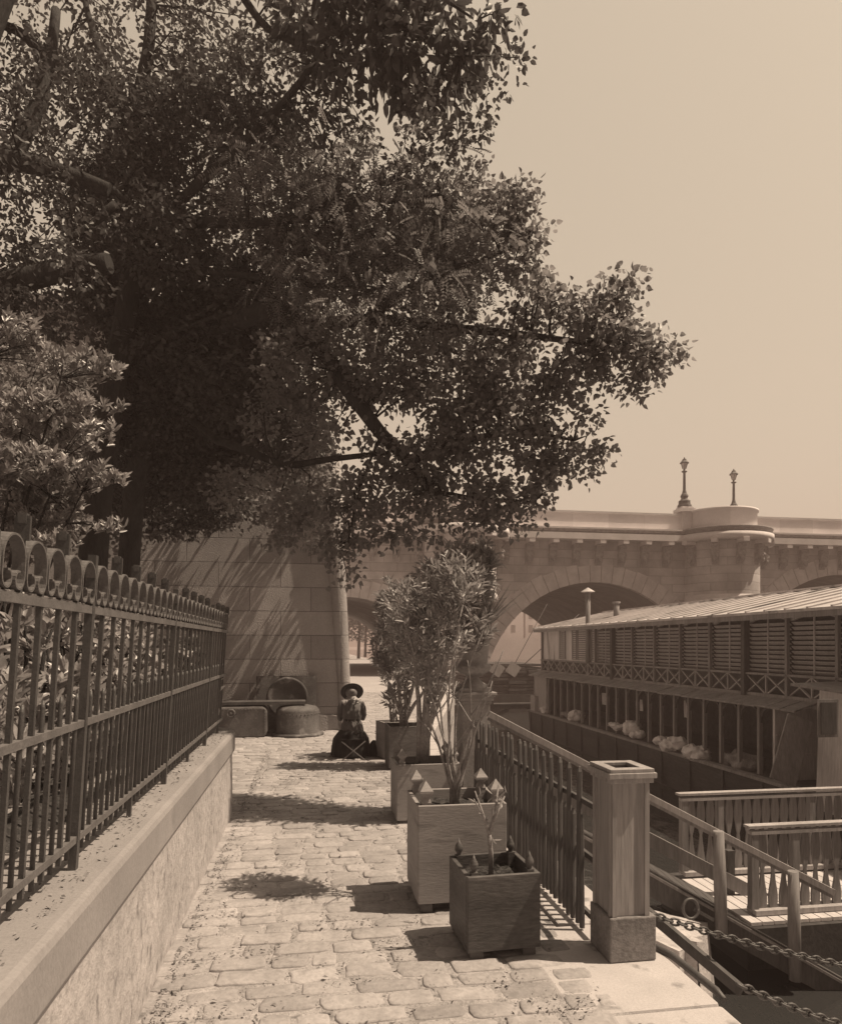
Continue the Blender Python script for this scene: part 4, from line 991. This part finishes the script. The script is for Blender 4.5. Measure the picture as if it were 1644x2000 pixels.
# ------------------------------------------------------------------ landing stage with balustrades
ls = thing('landing_stage', 'floating landing stage with slatted deck and two balustrades of shaped boards', 'pontoon', (6, 7, -1.6))
mb = MB(); x = 4.38
while x < 11:
    mb.box(x, 6.30, -1.185, x+.118, 7.62, -1.15); x += .132
mb.build('deck', mat('deck_boards', .55, .8, .12, 3, .3, 40, stretch=(1, .1, 1), fine=.15), ls)
MB().box(4.30, 6.24, -1.75, 11, 7.95, -1.19).build('float', m_hull, ls)
def balustrade(y, x0, ztop, zbot, skip):
    MB().beam((x0-.06, y, ztop), (11, y, ztop), .10, .028).build('top_rail', m_woodlt, ls)
    MB().beam((x0-.03, y-.012, ztop-.062), (11, y-.012, ztop-.062), .07, .035).build('rail_moulding', m_woodlt, ls)
    MB().beam((x0, y, zbot), (11, y, zbot), .16, .05).build('bottom_rail', m_woodlt, ls)
    m_ = MB(); h = ztop-.08-zbot-.025; pts = []
    for k in range(17):
        t = k/16; w = .034+.016*math.sin(t*2*PI*1.5+.4)+(-.008 if .45 < t < .55 else 0); pts.append((w, t*h))
    m_.prism([(w, z) for w, z in pts]+[(-w, z) for w, z in reversed(pts)], 'y', -.012, .012)
    me = m_.mesh('baluster'); me.materials.append(m_wood)
    x = x0+.12; i = 0
    while x < 10.6:
        if i % 10 == 3: MB().beam((x, y, zbot+.025), (x, y, ztop-.08), .075, .075).build('post', m_wood, ls)
        else: link('baluster', me, ls, (x-6, y-7, zbot+.025+1.6))
        x += .124; i += 1
    MB().beam((x0+.02, y+.0, zbot+.02), (x0+.02, y, ztop-.08), .08, .08).build('post', m_wood, ls)
balustrade(7.68, atx(1336, 1562, 1).x if False else 4.42, -.15, -1.10, 0)
balustrade(6.50, 4.52, -.235, -1.115, 0)

# ------------------------------------------------------------------ gangway down to the landing stage
gg = thing('gangway', 'sloping timber gangway with handrail going down from the quay to the landing stage', 'gangway', (3, 6.4, -.5))
hr0, hr1 = Vector((1.66, 6.32, 1.0)), Vector((4.88, 5.80, -.69))
MB().beam(hr0, hr1, .07, .055).build('handrail', m_woodlt, gg)
MB().beam(hr0+Vector((0, .02, -.045)), hr1+Vector((0, .02, -.045)), .03, .035).build('rail_moulding', m_wood, gg)
sA, sB = Vector((1.78, 6.30, .19)), Vector((5.6, 5.68, -1.99))
MB().beam(sA, sB, .08, .22).build('stringer', m_wooddk, gg)
MB().beam(sA+Vector((0, -.045, .085)), sB+Vector((0, -.045, .085)), .03, .025).build('stringer_cap', m_wood, gg)
fA, fB = Vector((1.85, 7.45, .46)), Vector((5.74, 6.88, -1.58))
MB().beam(fA, fB, .06, .15).build('far_stringer', m_wood, gg)
mb = MB(); n = 26
for k in range(n):
    t0, t1 = k/n, (k+.94)/n
    a0, a1 = sA.lerp(sB, t0), sA.lerp(sB, t1); b0_, b1 = fA.lerp(fB, t0), fA.lerp(fB, t1); o_ = Vector((0, 0, .04)); p_ = Vector((0, 0, -.26))
    q = [a0+o_, a1+o_, b1+p_, b0_+p_]; q2 = [v-Vector((0, 0, .03)) for v in q]
    mb.add(q+q2, [(0, 1, 2, 3), (7, 6, 5, 4), (0, 4, 5, 1), (1, 5, 6, 2), (2, 6, 7, 3), (3, 7, 4, 0)])
mb.build('deck', m_wooddk, gg)
for pt, pb in (((1400, 1622, 6.42), (1406, 1828, 6.42)), ((1545, 1700, 6.42), (1549, 1912, 6.42))):
    a, b = at(*pt), at(*pb); a.y -= .02; b.y -= .02; MB().tube([b, b.lerp(a, .5), a], [.055, .058, .048], 10).build('post', m_wood, gg)
for k in (.16, .45, .72):
    a = fA.lerp(fB, k); MB().beam(a+Vector((0, .04, -.35)), a+Vector((0, .04, .35)), .08, .08).build('far_post', m_wooddk, gg)
rc = at(1348, 1775, 6.25)
mb = MB(); mb.tube([rc+Vector((.075*math.cos(t), .012*math.sin(t), .085*math.sin(t))) for t in np.linspace(0, 2*PI, 22)], .014, 8); mb.beam(rc+Vector((.06, .03, -.02)), rc+Vector((.26, .06, -.14)), .03, .03); mb.build('mooring_ring', m_iron, gg)
# mooring chains
def chain(name, label, p0, p1, sag, L_=.075, r=.0085):
    p0 = Vector(p0); p1 = Vector(p1); n = int((p1-p0).length*1.03/(L_*.72)); m_ = MB()
    pts = [p0.lerp(p1, i/n)-Vector((0, 0, sag*4*(i/n)*(1-i/n))) for i in range(n+1)]
    for i in range(n):
        c = (pts[i]+pts[i+1])/2; d = (pts[i+1]-pts[i]).normalized(); u = Vector((0, 0, 1)) if i % 2 else d.cross(Vector((0, 0, 1))).normalized()
        u = (u-d*u.dot(d)).normalized()
        m_.tube([c+d*(L_/2*math.cos(t))+u*(L_*.30*math.sin(t)) for t in np.linspace(0, 2*PI, 11)], r, 6, False)
    return tag(m_.build(name, m_iron), label, 'chain')
chain('mooring_chain', 'taut iron chain from the pillar base toward the right edge', at(1268, 1785, 3.75), at(1760, 1905, 3.9), .03, .06, .0065)
chain('mooring_chain', 'slack wet chain hanging low over the dark water', at(1440, 1922, 3.6), at(1760, 2030, 3.7), .03, .06, .0075)
tag(MB().beam(at(1262, 1780, 4.1), at(1448, 1936, 3.65), .032, .06).build('mooring_spar', m_wooddk), 'dark slanting timber spar running down from the pillar to the low chain', 'spar')
tag(MB().tube([(1.80, 3.62, .01), (1.885, 3.36, .008), (1.90, 3.0, .006), (1.895, 2.92, .002)], [.016, .02, .02, .012], 10).build('iron_edge_bar', m_iron), 'thin iron guard bar along the quay edge below the pillar', 'bar')

# ------------------------------------------------------------------ trees
def branch(mb, pts, r0, r1, seg=9):
    P = [at(*p) for p in pts]; Q = []
    for i in range(len(P)-1):
        for k in range(4): Q.append(P[i].lerp(P[i+1], k/4)+Vector((random.uniform(-.02, .02),)*3))
    Q.append(P[-1]); n = len(Q)
    # smooth
    for _ in range(2): Q = [Q[0]]+[(Q[i-1]+Q[i]*2+Q[i+1])/4 for i in range(1, n-1)]+[Q[-1]]
    mb.tube(Q, [r0+(r1-r0)*i/(n-1) for i in range(n)], seg); return Q
def crown(blobs, dens, L_, W_, tpl, droop=.3, clump=.20, per=22, fold=.3, compound=False):
    """blobs: (px,py,D,rx,ry,weight[,depth radius]) -> leaf arrays and twig anchor points"""
    Ps = []; Us = []; anchors = []
    for b in blobs:
        px, py, D, rx, ry, w = b[:6]; c, r, _ = B(px, py, D, rx, ry, 1, b[6] if len(b) > 6 else None)
        area = PI*r[0]*r[2]; n = max(2, int(dens*w*area/(clump*clump)))
        cp = blob_points(c, r, n, .3); anchors.append(cp)
        k = rng.poisson(per, n)
        rep = np.repeat(cp, k, axis=0); off = np.clip(rng.normal(0, clump*.5, (len(rep), 3)), -clump*.85, clump*.85); off[:, 2] *= .7
        Ps.append(rep+off); Us.append(off*1.2+rng.normal(0, .12, off.shape)+np.array([0, 0, -droop*.25]))
    P = np.concatenate(Ps); U = np.concatenate(Us); n = len(P); anchors = np.concatenate(anchors)
    Nn = rnd_dir(n); Nn[:, 2] += .5
    if not compound:
        s = rng.uniform(.65, 1.2, n); return leaf_arrays(P, U, Nn, L_*s, W_*s, tpl, fold, .15), anchors
    U = unit(U); V_ = unit(np.cross(Nn, U)); parts = []
    for k in range(8):
        t = (k+1)/8
        for sgn in (-1, 1):
            ok = rng.random(n) < .9
            q = P+U*(L_*t)[..., None] if np.ndim(L_) else P+U*(L_*t)-np.array([0, 0, 1])*(L_*.25*t*t)
            parts.append(leaf_arrays(q[ok], (V_*sgn+U*.5)[ok], Nn[ok], np.full(ok.sum(), W_*1.9), np.full(ok.sum(), W_*.75), T_DIA, .2, .1))
    return join(parts), anchors
def tree(name, label, base, limbs, crowns, cat='tree', group=None, bark=m_bark):
    t = thing(name, label, cat, base, 0, group); mb = MB(); nodes = []
    tr = MB(); nodes += branch(tr, limbs[0][0], limbs[0][1], limbs[0][2], 12); tr.build('trunk', bark, t)
    for pts, r0, r1 in limbs[1:]: nodes += branch(mb, pts, r0, r1)
    parts = []; ancs = []
    for kw, m in crowns:
        (V, F), anc = crown(**kw); parts.append((V, F, m)); ancs.append(anc)
    anc = np.concatenate(ancs); A = np.array([tuple(q) for q in nodes])
    sel = anc[rng.random(len(anc)) < .30]
    for p in sel:
        d = np.linalg.norm(A-p, axis=1); j = int(np.argmin(d))
        if d[j] < 2.6:
            a = Vector(A[j]); b = Vector(p); mid = a.lerp(b, .5)+Vector((random.uniform(-.1, .1), random.uniform(-.1, .1), random.uniform(.0, .18))); mb.tube([a, mid, b], [.014, .009, .004], 4, False)
    if mb.v: mb.build('branches', bark, t)
    byM = {}
    for V, F, m in parts: byM.setdefault(m.name, (m, []))[1].append((V, F))
    for m, lst in byM.values():
        V, F = join(lst); np_mesh('crown', V, F, m, t)
    return t
GZ = .8
# A: leaning tree whose trunk rises at the left, crown filling the top left and the centre
baseA = at(192, 1120, 8.6); baseA.z = GZ
tree('garden_tree', 'big leaning garden tree with feathery compound leaves behind the railing', baseA,
     [([(178, 1330, 8.6), (182, 1080, 8.6), (205, 860, 8.6), (232, 700, 8.6), (258, 540, 8.6), (290, 420, 8.6)], .19, .12),
      ([(290, 420, 8.6), (272, 330, 8.7), (262, 250, 8.8), (278, 160, 8.9), (295, 80, 9.0), (300, -60, 9.2)], .12, .06),
      ([(262, 250, 8.8), (215, 150, 9), (180, 60, 9.2), (160, -40, 9.3)], .07, .03),
      ([(278, 470, 8.6), (380, 430, 8.2), (520, 440, 7.8), (700, 400, 7.4), (860, 380, 7.2)], .08, .02),
      ([(262, 520, 8.6), (360, 525, 8.4), (500, 540, 8.0), (640, 560, 7.6)], .06, .025),
      ([(280, 460, 8.6), (420, 330, 8.3), (560, 200, 8.1), (660, 60, 8)], .07, .03),
      ([(235, 690, 8.6), (360, 640, 8.5), (480, 600, 8.2)], .05, .02),
      ([(245, 640, 8.6), (420, 700, 9.5), (560, 690, 10)], .06, .02)],
     [(dict(blobs=[(700, 430, 7.4, 150, 110, 1.1), (820, 400, 7.2, 120, 90, 1.0), (890, 430, 7.2, 60, 60, .9), (860, 500, 7.0, 140, 80, 1.0), (920, 520, 7.0, 70, 60, .8), (640, 560, 7.4, 130, 90, .8), (800, 620, 7.0, 160, 80, .9), (910, 650, 6.9, 90, 60, .7), (560, 400, 7.8, 130, 110, 1.1)],
                dens=1.5, L_=.20, W_=.026, tpl=T_DIA, droop=.8, clump=.28, per=13, compound=True), m_leaf2),
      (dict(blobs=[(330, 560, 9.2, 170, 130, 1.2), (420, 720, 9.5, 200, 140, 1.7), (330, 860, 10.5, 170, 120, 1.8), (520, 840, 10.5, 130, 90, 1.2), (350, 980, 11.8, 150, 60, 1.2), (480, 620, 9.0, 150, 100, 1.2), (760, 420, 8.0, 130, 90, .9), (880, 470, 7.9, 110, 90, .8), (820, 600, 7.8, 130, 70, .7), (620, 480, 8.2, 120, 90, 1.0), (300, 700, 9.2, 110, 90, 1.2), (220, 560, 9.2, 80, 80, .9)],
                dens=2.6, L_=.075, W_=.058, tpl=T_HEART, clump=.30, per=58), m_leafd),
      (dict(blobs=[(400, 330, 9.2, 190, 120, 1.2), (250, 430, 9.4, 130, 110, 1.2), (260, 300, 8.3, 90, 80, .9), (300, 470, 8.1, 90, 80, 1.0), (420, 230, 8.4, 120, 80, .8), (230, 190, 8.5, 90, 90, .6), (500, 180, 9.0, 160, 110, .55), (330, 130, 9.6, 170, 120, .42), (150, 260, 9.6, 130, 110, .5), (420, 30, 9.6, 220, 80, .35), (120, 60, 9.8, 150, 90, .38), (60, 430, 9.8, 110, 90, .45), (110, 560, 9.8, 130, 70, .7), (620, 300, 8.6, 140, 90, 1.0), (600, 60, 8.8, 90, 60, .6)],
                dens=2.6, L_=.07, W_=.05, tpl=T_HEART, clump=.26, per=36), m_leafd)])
# B: tree left of the frame with thick bare limbs, one sawn off
baseB = at(-330, 1200, 7.0); baseB.z = GZ
tree('garden_tree', 'tree at the far left edge with thick limbs, one sawn off short', baseB,
     [([(-330, 1330, 7.0), (-300, 900, 7.0), (-240, 600, 7.2), (-180, 420, 7.2)], .24, .18),
      ([(-180, 430, 7.2), (-60, 330, 7.2), (20, 310, 7.3), (120, 335, 7.4), (215, 372, 7.5)], .13, .075),
      ([(20, 310, 7.3), (55, 250, 7.4), (85, 180, 7.5), (100, 120, 7.6), (110, 20, 7.8)], .10, .05),
      ([(-200, 560, 7.2), (-60, 560, 7.2), (60, 545, 7.3), (130, 522, 7.3), (214, 514, 7.3)], .13, .105),
      ([(100, 120, 7.6), (40, 60, 7.6), (-20, 40, 7.6)], .06, .04), ([(215, 372, 7.5), (250, 395, 7.6)], .05, .02), ([(225, 400, 7.5), (180, 440, 7.5), (130, 470, 7.4)], .05, .03)],
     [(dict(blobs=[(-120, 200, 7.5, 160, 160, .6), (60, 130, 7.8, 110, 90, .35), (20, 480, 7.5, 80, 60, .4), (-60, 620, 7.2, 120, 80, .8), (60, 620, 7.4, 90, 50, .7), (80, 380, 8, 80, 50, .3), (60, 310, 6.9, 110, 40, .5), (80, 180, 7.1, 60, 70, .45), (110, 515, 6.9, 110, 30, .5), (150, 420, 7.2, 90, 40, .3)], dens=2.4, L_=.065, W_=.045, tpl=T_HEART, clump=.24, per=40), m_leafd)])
# C: poplar whose boughs hang over the path and the river
baseC = at(255, 1130, 10.2); baseC.z = GZ
RIM = [(1305, 690, 6.6, 24, 15, 1.3), (1235, 550, 6.6, 18, 16, 1.2), (1275, 735, 6.6, 30, 25, .9), (1155, 880, 6.6, 30, 18, .9), (1000, 365, 6.8, 38, 34, .9), (1010, 420, 6.8, 30, 35, .8), (950, 430, 6.9, 60, 50, .8), (930, 360, 7, 50, 40, .7), (1010, 480, 6.7, 55, 60, 1), (1045, 590, 6.7, 55, 60, 1), (1130, 600, 6.6, 45, 40, .9), (1205, 575, 6.6, 42, 32, 1.0), (1180, 640, 6.6, 70, 50, 1.1), (1245, 660, 6.6, 45, 35, .9), (1295, 690, 6.6, 28, 17, .9), (1210, 720, 6.6, 65, 40, 1.0), (1235, 775, 6.6, 28, 22, .7), (1130, 710, 6.6, 60, 60, 1.1), (1160, 805, 6.6, 26, 24, .6), (1090, 790, 6.6, 55, 55, 1.0), (1105, 880, 6.6, 50, 28, .9), (1150, 880, 6.6, 26, 16, .8), (1130, 925, 6.6, 32, 18, .8), (1040, 850, 6.6, 60, 55, 1.1), (1040, 930, 6.6, 55, 50, 1.1), (1020, 1000, 6.6, 40, 35, 1.0)]
MID = [(665, 840, 7.3, 40, 32, .4), (725, 875, 7.2, 45, 28, .45), (745, 790, 7.2, 50, 40, .7), (700, 770, 7.3, 40, 40, .6), (980, 730, 6.9, 110, 80, 1.1), (880, 760, 7.0, 110, 80, 1.1), (780, 720, 7.2, 110, 70, .9), (930, 850, 6.9, 100, 70, 1.2), (840, 900, 7.0, 90, 60, 1.1), (900, 970, 6.9, 110, 50, 1.2), (760, 960, 7.1, 90, 60, 1.2), (680, 985, 7.3, 60, 55, 1.0), (590, 1010, 7.5, 55, 45, .9), (700, 1050, 7.2, 60, 35, 1.0), (560, 970, 7.6, 60, 40, .8), (660, 1085, 7.2, 32, 38, .9), (680, 1110, 7.2, 14, 22, .8), (790, 1040, 7.0, 55, 25, .9), (960, 1020, 6.8, 60, 25, .8), (600, 720, 7.6, 110, 90, 1.0), (560, 830, 7.8, 70, 70, .9), (690, 690, 7.4, 90, 70, .8), (620, 880, 7.5, 35, 35, .5), (880, 1050, 6.9, 60, 14, .5), (545, 1045, 7.5, 20, 22, .6), (470, 960, 8, 60, 40, .8)]
DEEP = [(60, 720, 11.5, 120, 70, 1.2), (180, 800, 11.5, 110, 80, 1.2), (40, 880, 11.5, 110, 80, 1.2), (170, 960, 11.5, 110, 70, 1.2), (60, 1050, 11.5, 110, 50, 1.0), (230, 1060, 11.8, 60, 40, .7), (640, 960, 12.6, 60, 40, 1.0), (560, 1020, 12.9, 35, 30, .9), (590, 950, 12.6, 60, 35, 1.0), (655, 1065, 13.0, 25, 30, 1.0), (500, 985, 12.4, 60, 30, 1.2), (420, 990, 12.2, 80, 40, 1.2), (300, 1010, 12, 100, 40, 1.2)]
tree('poplar_tree', 'poplar with heart shaped leaves hanging over the path and the river', baseC,
     [([(245, 1330, 10.2), (250, 1080, 10.2), (270, 900, 9.8), (330, 760, 9.2), (420, 640, 8.6), (540, 600, 8.0)], .17, .11),
      ([(540, 600, 8.0), (600, 640, 7.7), (680, 760, 7.3), (740, 845, 7.1), (800, 900, 7.0), (840, 960, 7.0)], .10, .05),
      ([(600, 640, 7.7), (720, 620, 7.4), (860, 640, 7.1), (1000, 650, 6.8), (1150, 670, 6.6), (1280, 700, 6.6)], .075, .012),
      ([(800, 900, 7.0), (900, 860, 6.9), (1010, 840, 6.8), (1120, 860, 6.6)], .05, .012), ([(840, 960, 7.0), (940, 975, 6.8), (1040, 980, 6.6)], .035, .01),
      ([(420, 860, 9), (480, 880, 8.2), (560, 912, 7.6), (650, 895, 7.3), (760, 885, 7.1)], .055, .025), ([(330, 780, 9.2), (420, 860, 9)], .07, .05),
      ([(745, 850, 7.1), (725, 890, 7.1), (700, 960, 7.1), (680, 1060, 7.1)], .02, .008), ([(720, 620, 7.4), (840, 540, 7.1), (960, 500, 6.8), (1030, 470, 6.7)], .05, .012), ([(540, 600, 8.0), (520, 560, 8), (600, 480, 8), (720, 380, 8)], .06, .03), ([(480, 690, 9), (450, 900, 11), (500, 960, 12.3), (620, 950, 12.6)], .06, .02)],
     [(dict(blobs=RIM, dens=1.7, L_=.058, W_=.052, tpl=T_HEART, clump=.17, per=36), m_leaf), (dict(blobs=MID, dens=1.8, L_=.06, W_=.053, tpl=T_HEART, clump=.2, per=35), m_leaf),
      (dict(blobs=DEEP, dens=1.3, L_=.09, W_=.075, tpl=T_HEART, clump=.28, per=36), m_leaf)])
# D: chestnut bough reaching in at the top
baseD = at(820, -900, 5.4)
baseD = at(-260, 1330, 6.96); baseD.z = GZ
tree('chestnut_tree', 'chestnut bough with large fingered leaves hanging in at the top of the view', baseD,
     [([(-260, 1330, 6.96), (-220, 900, 6.96), (-120, 300, 7.1), (60, -200, 7.38), (300, -380, 7.53)], .2, .14), ([(300, -380, 7.53), (500, -220, 7.53), (680, -60, 7.53), (800, 60, 7.53), (900, 110, 7.53)], .09, .02), ([(430, -280, 7.53), (450, -40, 7.81), (520, 60, 8.09), (640, 110, 7.95)], .06, .03), ([(680, -60, 7.53), (840, -20, 7.38), (930, 40, 7.38)], .03, .01)],
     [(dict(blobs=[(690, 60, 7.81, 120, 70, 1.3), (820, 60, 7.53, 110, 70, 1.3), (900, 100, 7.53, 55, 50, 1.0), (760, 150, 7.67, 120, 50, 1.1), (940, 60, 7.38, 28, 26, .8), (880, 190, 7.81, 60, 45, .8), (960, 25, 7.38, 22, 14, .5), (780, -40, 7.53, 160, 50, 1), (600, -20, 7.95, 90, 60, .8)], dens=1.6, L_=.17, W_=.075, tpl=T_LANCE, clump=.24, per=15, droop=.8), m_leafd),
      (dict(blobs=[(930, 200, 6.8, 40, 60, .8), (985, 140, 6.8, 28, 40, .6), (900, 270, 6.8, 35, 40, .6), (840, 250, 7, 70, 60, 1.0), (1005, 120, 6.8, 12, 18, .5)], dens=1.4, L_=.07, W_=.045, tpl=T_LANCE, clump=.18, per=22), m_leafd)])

# ------------------------------------------------------------------ laurels behind the railing
def laurel(label, base, tops, blobs, L_=.095, W_=.036, dens=.9, clump=.14, per=12, flat=False, group='evergreen shrubs behind the railing', name='laurel_shrub'):
    t = thing(name, label, 'shrub', base, 0, group); mb = MB()
    paths = stems(mb, base, tops, .02)
    Ps, Us = [], []
    for c, r, w in blobs:
        area = PI*r[0]*r[2]+.6*PI*r[0]*r[1]; n = max(3, int(dens*w*area/(clump*clump)*2)); cp = blob_points(c, r, n, .35)
        for p in cp[:: 4]:
            pv = Vector(p); best = min((q for pa in paths for q in pa[2:]), key=lambda q: (q-pv).length); mb.tube([best, best.lerp(pv, .5)+Vector((0, 0, .02)), pv], [.006, .004, .002], 3, False)
        k = rng.poisson(per, n); rep = np.repeat(cp, k, axis=0)
        # whorls: leaves fan up and out from a shoot tip
        d = rnd_dir(len(rep)); d[:, 2] = np.abs(d[:, 2])*.7+.1; ax = np.repeat(unit(np.stack([rng.normal(.3, .4, n), rng.normal(-.1, .4, n), rng.uniform(.2, .8, n)], 1)), k, axis=0)
        Ps.append(rep+ax*(rng.random((len(rep), 1))*.10-.05)); Us.append(d+ax*.6)
    P = np.concatenate(Ps); U = np.concatenate(Us); n = len(P); Nn = np.stack([rng.normal(.35, .5, n), rng.normal(-.45, .5, n), rng.normal(.65, .3, n)], 1)
    V, F = leaf_arrays(P, U, Nn, L_*rng.uniform(.6, 1.15, n), W_*rng.uniform(.75, 1.2, n), T_LANCE, .35, .2)
    mb.build('stems', m_bark, t); np_mesh('foliage', V, F, m_laurel, t); return t
def hedge(i, y, x, zt, label):
    c = Vector((x, y, GZ)); h = zt-GZ
    laurel(label, c, [c+Vector((random.uniform(-.3, .3), random.uniform(-.4, .4), h*random.uniform(.6, .95))) for _ in range(7)],
           [((x, y, GZ+h*.5), (.42, .62, h*.52), .9), ((x+.15, y, GZ+h*.25), (.35, .6, h*.3), .6)], dens=1.3, per=10)
HL = ['laurel bush at the left edge of the view, behind the nearest railing bars', 'laurel bush between the left edge and the nearest big railing post', 'laurel bush right behind the nearest big railing post', 'laurel bush between the two nearest big railing posts', 'low laurel bush at the foot of the dark leaning trunk', 'small laurel bush close to the far corner of the railing']
for i, (y, x, zt) in enumerate(((3.3, -1.75, 1.95), (4.2, -1.75, 2.0), (5.1, -1.7, 2.02), (6.0, -1.65, 2.0), (6.75, -1.75, 1.9), (6.7, -1.3, 1.75))): hedge(i, y, x, zt, HL[i])
def sprays(lst, D): return [B(px, py, D+random.uniform(-.3, .3), rx, ry*.72, w, rx*.9) for px, py, rx, ry, w in lst]
bL = at(-60, 1300, 5.6); bL.z = GZ
laurel('tall tiered evergreen at the left edge with bright tongue shaped leaves', bL, [at(-20, 700, 5.6), at(60, 760, 5.6), at(120, 900, 5.6), at(60, 1000, 5.6), at(-60, 800, 5.6), at(160, 960, 5.6), at(120, 740, 5.6)],
       sprays([(40, 690, 90, 22, .9), (150, 715, 80, 14, 1.0), (210, 735, 26, 9, 1.0), (60, 800, 100, 24, .9), (180, 795, 55, 12, .9), (100, 850, 110, 20, 1.0), (180, 838, 45, 8, .8), (40, 900, 90, 25, 1.0), (150, 915, 60, 12, .7), (90, 945, 110, 22, 1.3), (205, 937, 42, 11, 1.2), (60, 985, 100, 22, 1.1), (90, 1020, 90, 20, 1.0), (205, 1030, 40, 9, .8), (50, 1060, 70, 22, 1.1), (110, 1065, 45, 22, 1.0), (0, 760, 60, 40, .7), (20, 640, 60, 30, .5)], 5.6),
       L_=.08, W_=.024, dens=1.7, clump=.13, per=12, group=None, name='evergreen_tree')

# ------------------------------------------------------------------ far bank, far trees
def far_tree(px, D, h, label):
    b = atz(px, 1284, 0) if False else at(px, 1283, D); b.z = 0; t = thing('quay_tree', label, 'tree', b, 0, 'trees on the quay beyond the bridge')
    MB().tube([b, b+Vector((.1, 0, h*.5)), b+Vector((0, 0, h*.9))], [.2, .15, .06], 8).build('trunk', m_bark, t)
    n = 900; P = blob_points((b.x, b.y, h*.9), (1.7, 1.7, h*.32), n, .3); P2 = blob_points((b.x, b.y, h*.5), (.8, .8, 1.2), 160, .3); P = np.concatenate([P, P2]); n = len(P)
    V, F = leaf_arrays(P, rnd_dir(n), rnd_dir(n), np.full(n, .35), np.full(n, .28), T_DIA); np_mesh('crown', V, F, m_leaf, t)
for i, (px, D) in enumerate(((678, 92), (700, 84), (713, 95), (734, 80))):
    far_tree(px, D, 6.4, ['slim far tree nearest the corner of the dark wall', 'slim far tree with leafy trunk in the middle of the small arch', 'slim far tree just right of the leafy trunk', 'slim far tree at the right side of the small arch'][i])
mb = MB(); mb.box(14, 150, -2.2, 220, 160, 3.2); tag(mb.build('embankment_wall', m_far), 'long pale embankment wall on the far bank seen through the arch', 'wall')
BL = ['far pale building at the left part of the big arch opening', 'far pale building in the big arch, just above the far end of the boat roof']
for i, (x0, w, h) in enumerate(((37.6, 15, 11), (53.2, 24, 13))):
    b = thing('far_building', BL[i], 'building', (x0+w/2, 166, 3), 0, 'buildings along the far bank')
    MB().box(x0, 166, 2, x0+w, 178, 3.2+h).build('wall', m_far, b)
    MB().prism([(166-.3, 3.2+h+.01), (178, 3.2+h+.01), (175, 3.2+h+3), (168.5, 3.2+h+3)], 'x', x0-.2, x0+w+.2).build('roof', m_fardark, b)
    me = MB().box(-.55, -.03, 0, .55, 0, 1.9).mesh('window'); me.materials.append(m_fardark)
    nx = int(w/2.6)
    for r in range(3):
        for c in range(nx): link('window', me, b, (-w/2+1.3+c*(w-1.2)/nx, -.004, 1.8+r*3.4))

# ------------------------------------------------------------------ summer haze over the river
mh = bpy.data.materials.new('haze'); mh.use_nodes = True; N = mh.node_tree.nodes; N.clear()
ho = N.new('ShaderNodeOutputMaterial'); hv = N.new('ShaderNodeVolumePrincipled'); hv.inputs['Color'].default_value = (1.0, .79, .76, 1); hv.inputs['Density'].default_value = .0034
mh.node_tree.links.new(hv.outputs[0], ho.inputs['Volume'])
hz = MB().box(-95, -62, -4, 262, 502, 24).build('haze', mh); tag(hz, 'pale haze hanging over the river', 'haze', kind='stuff')
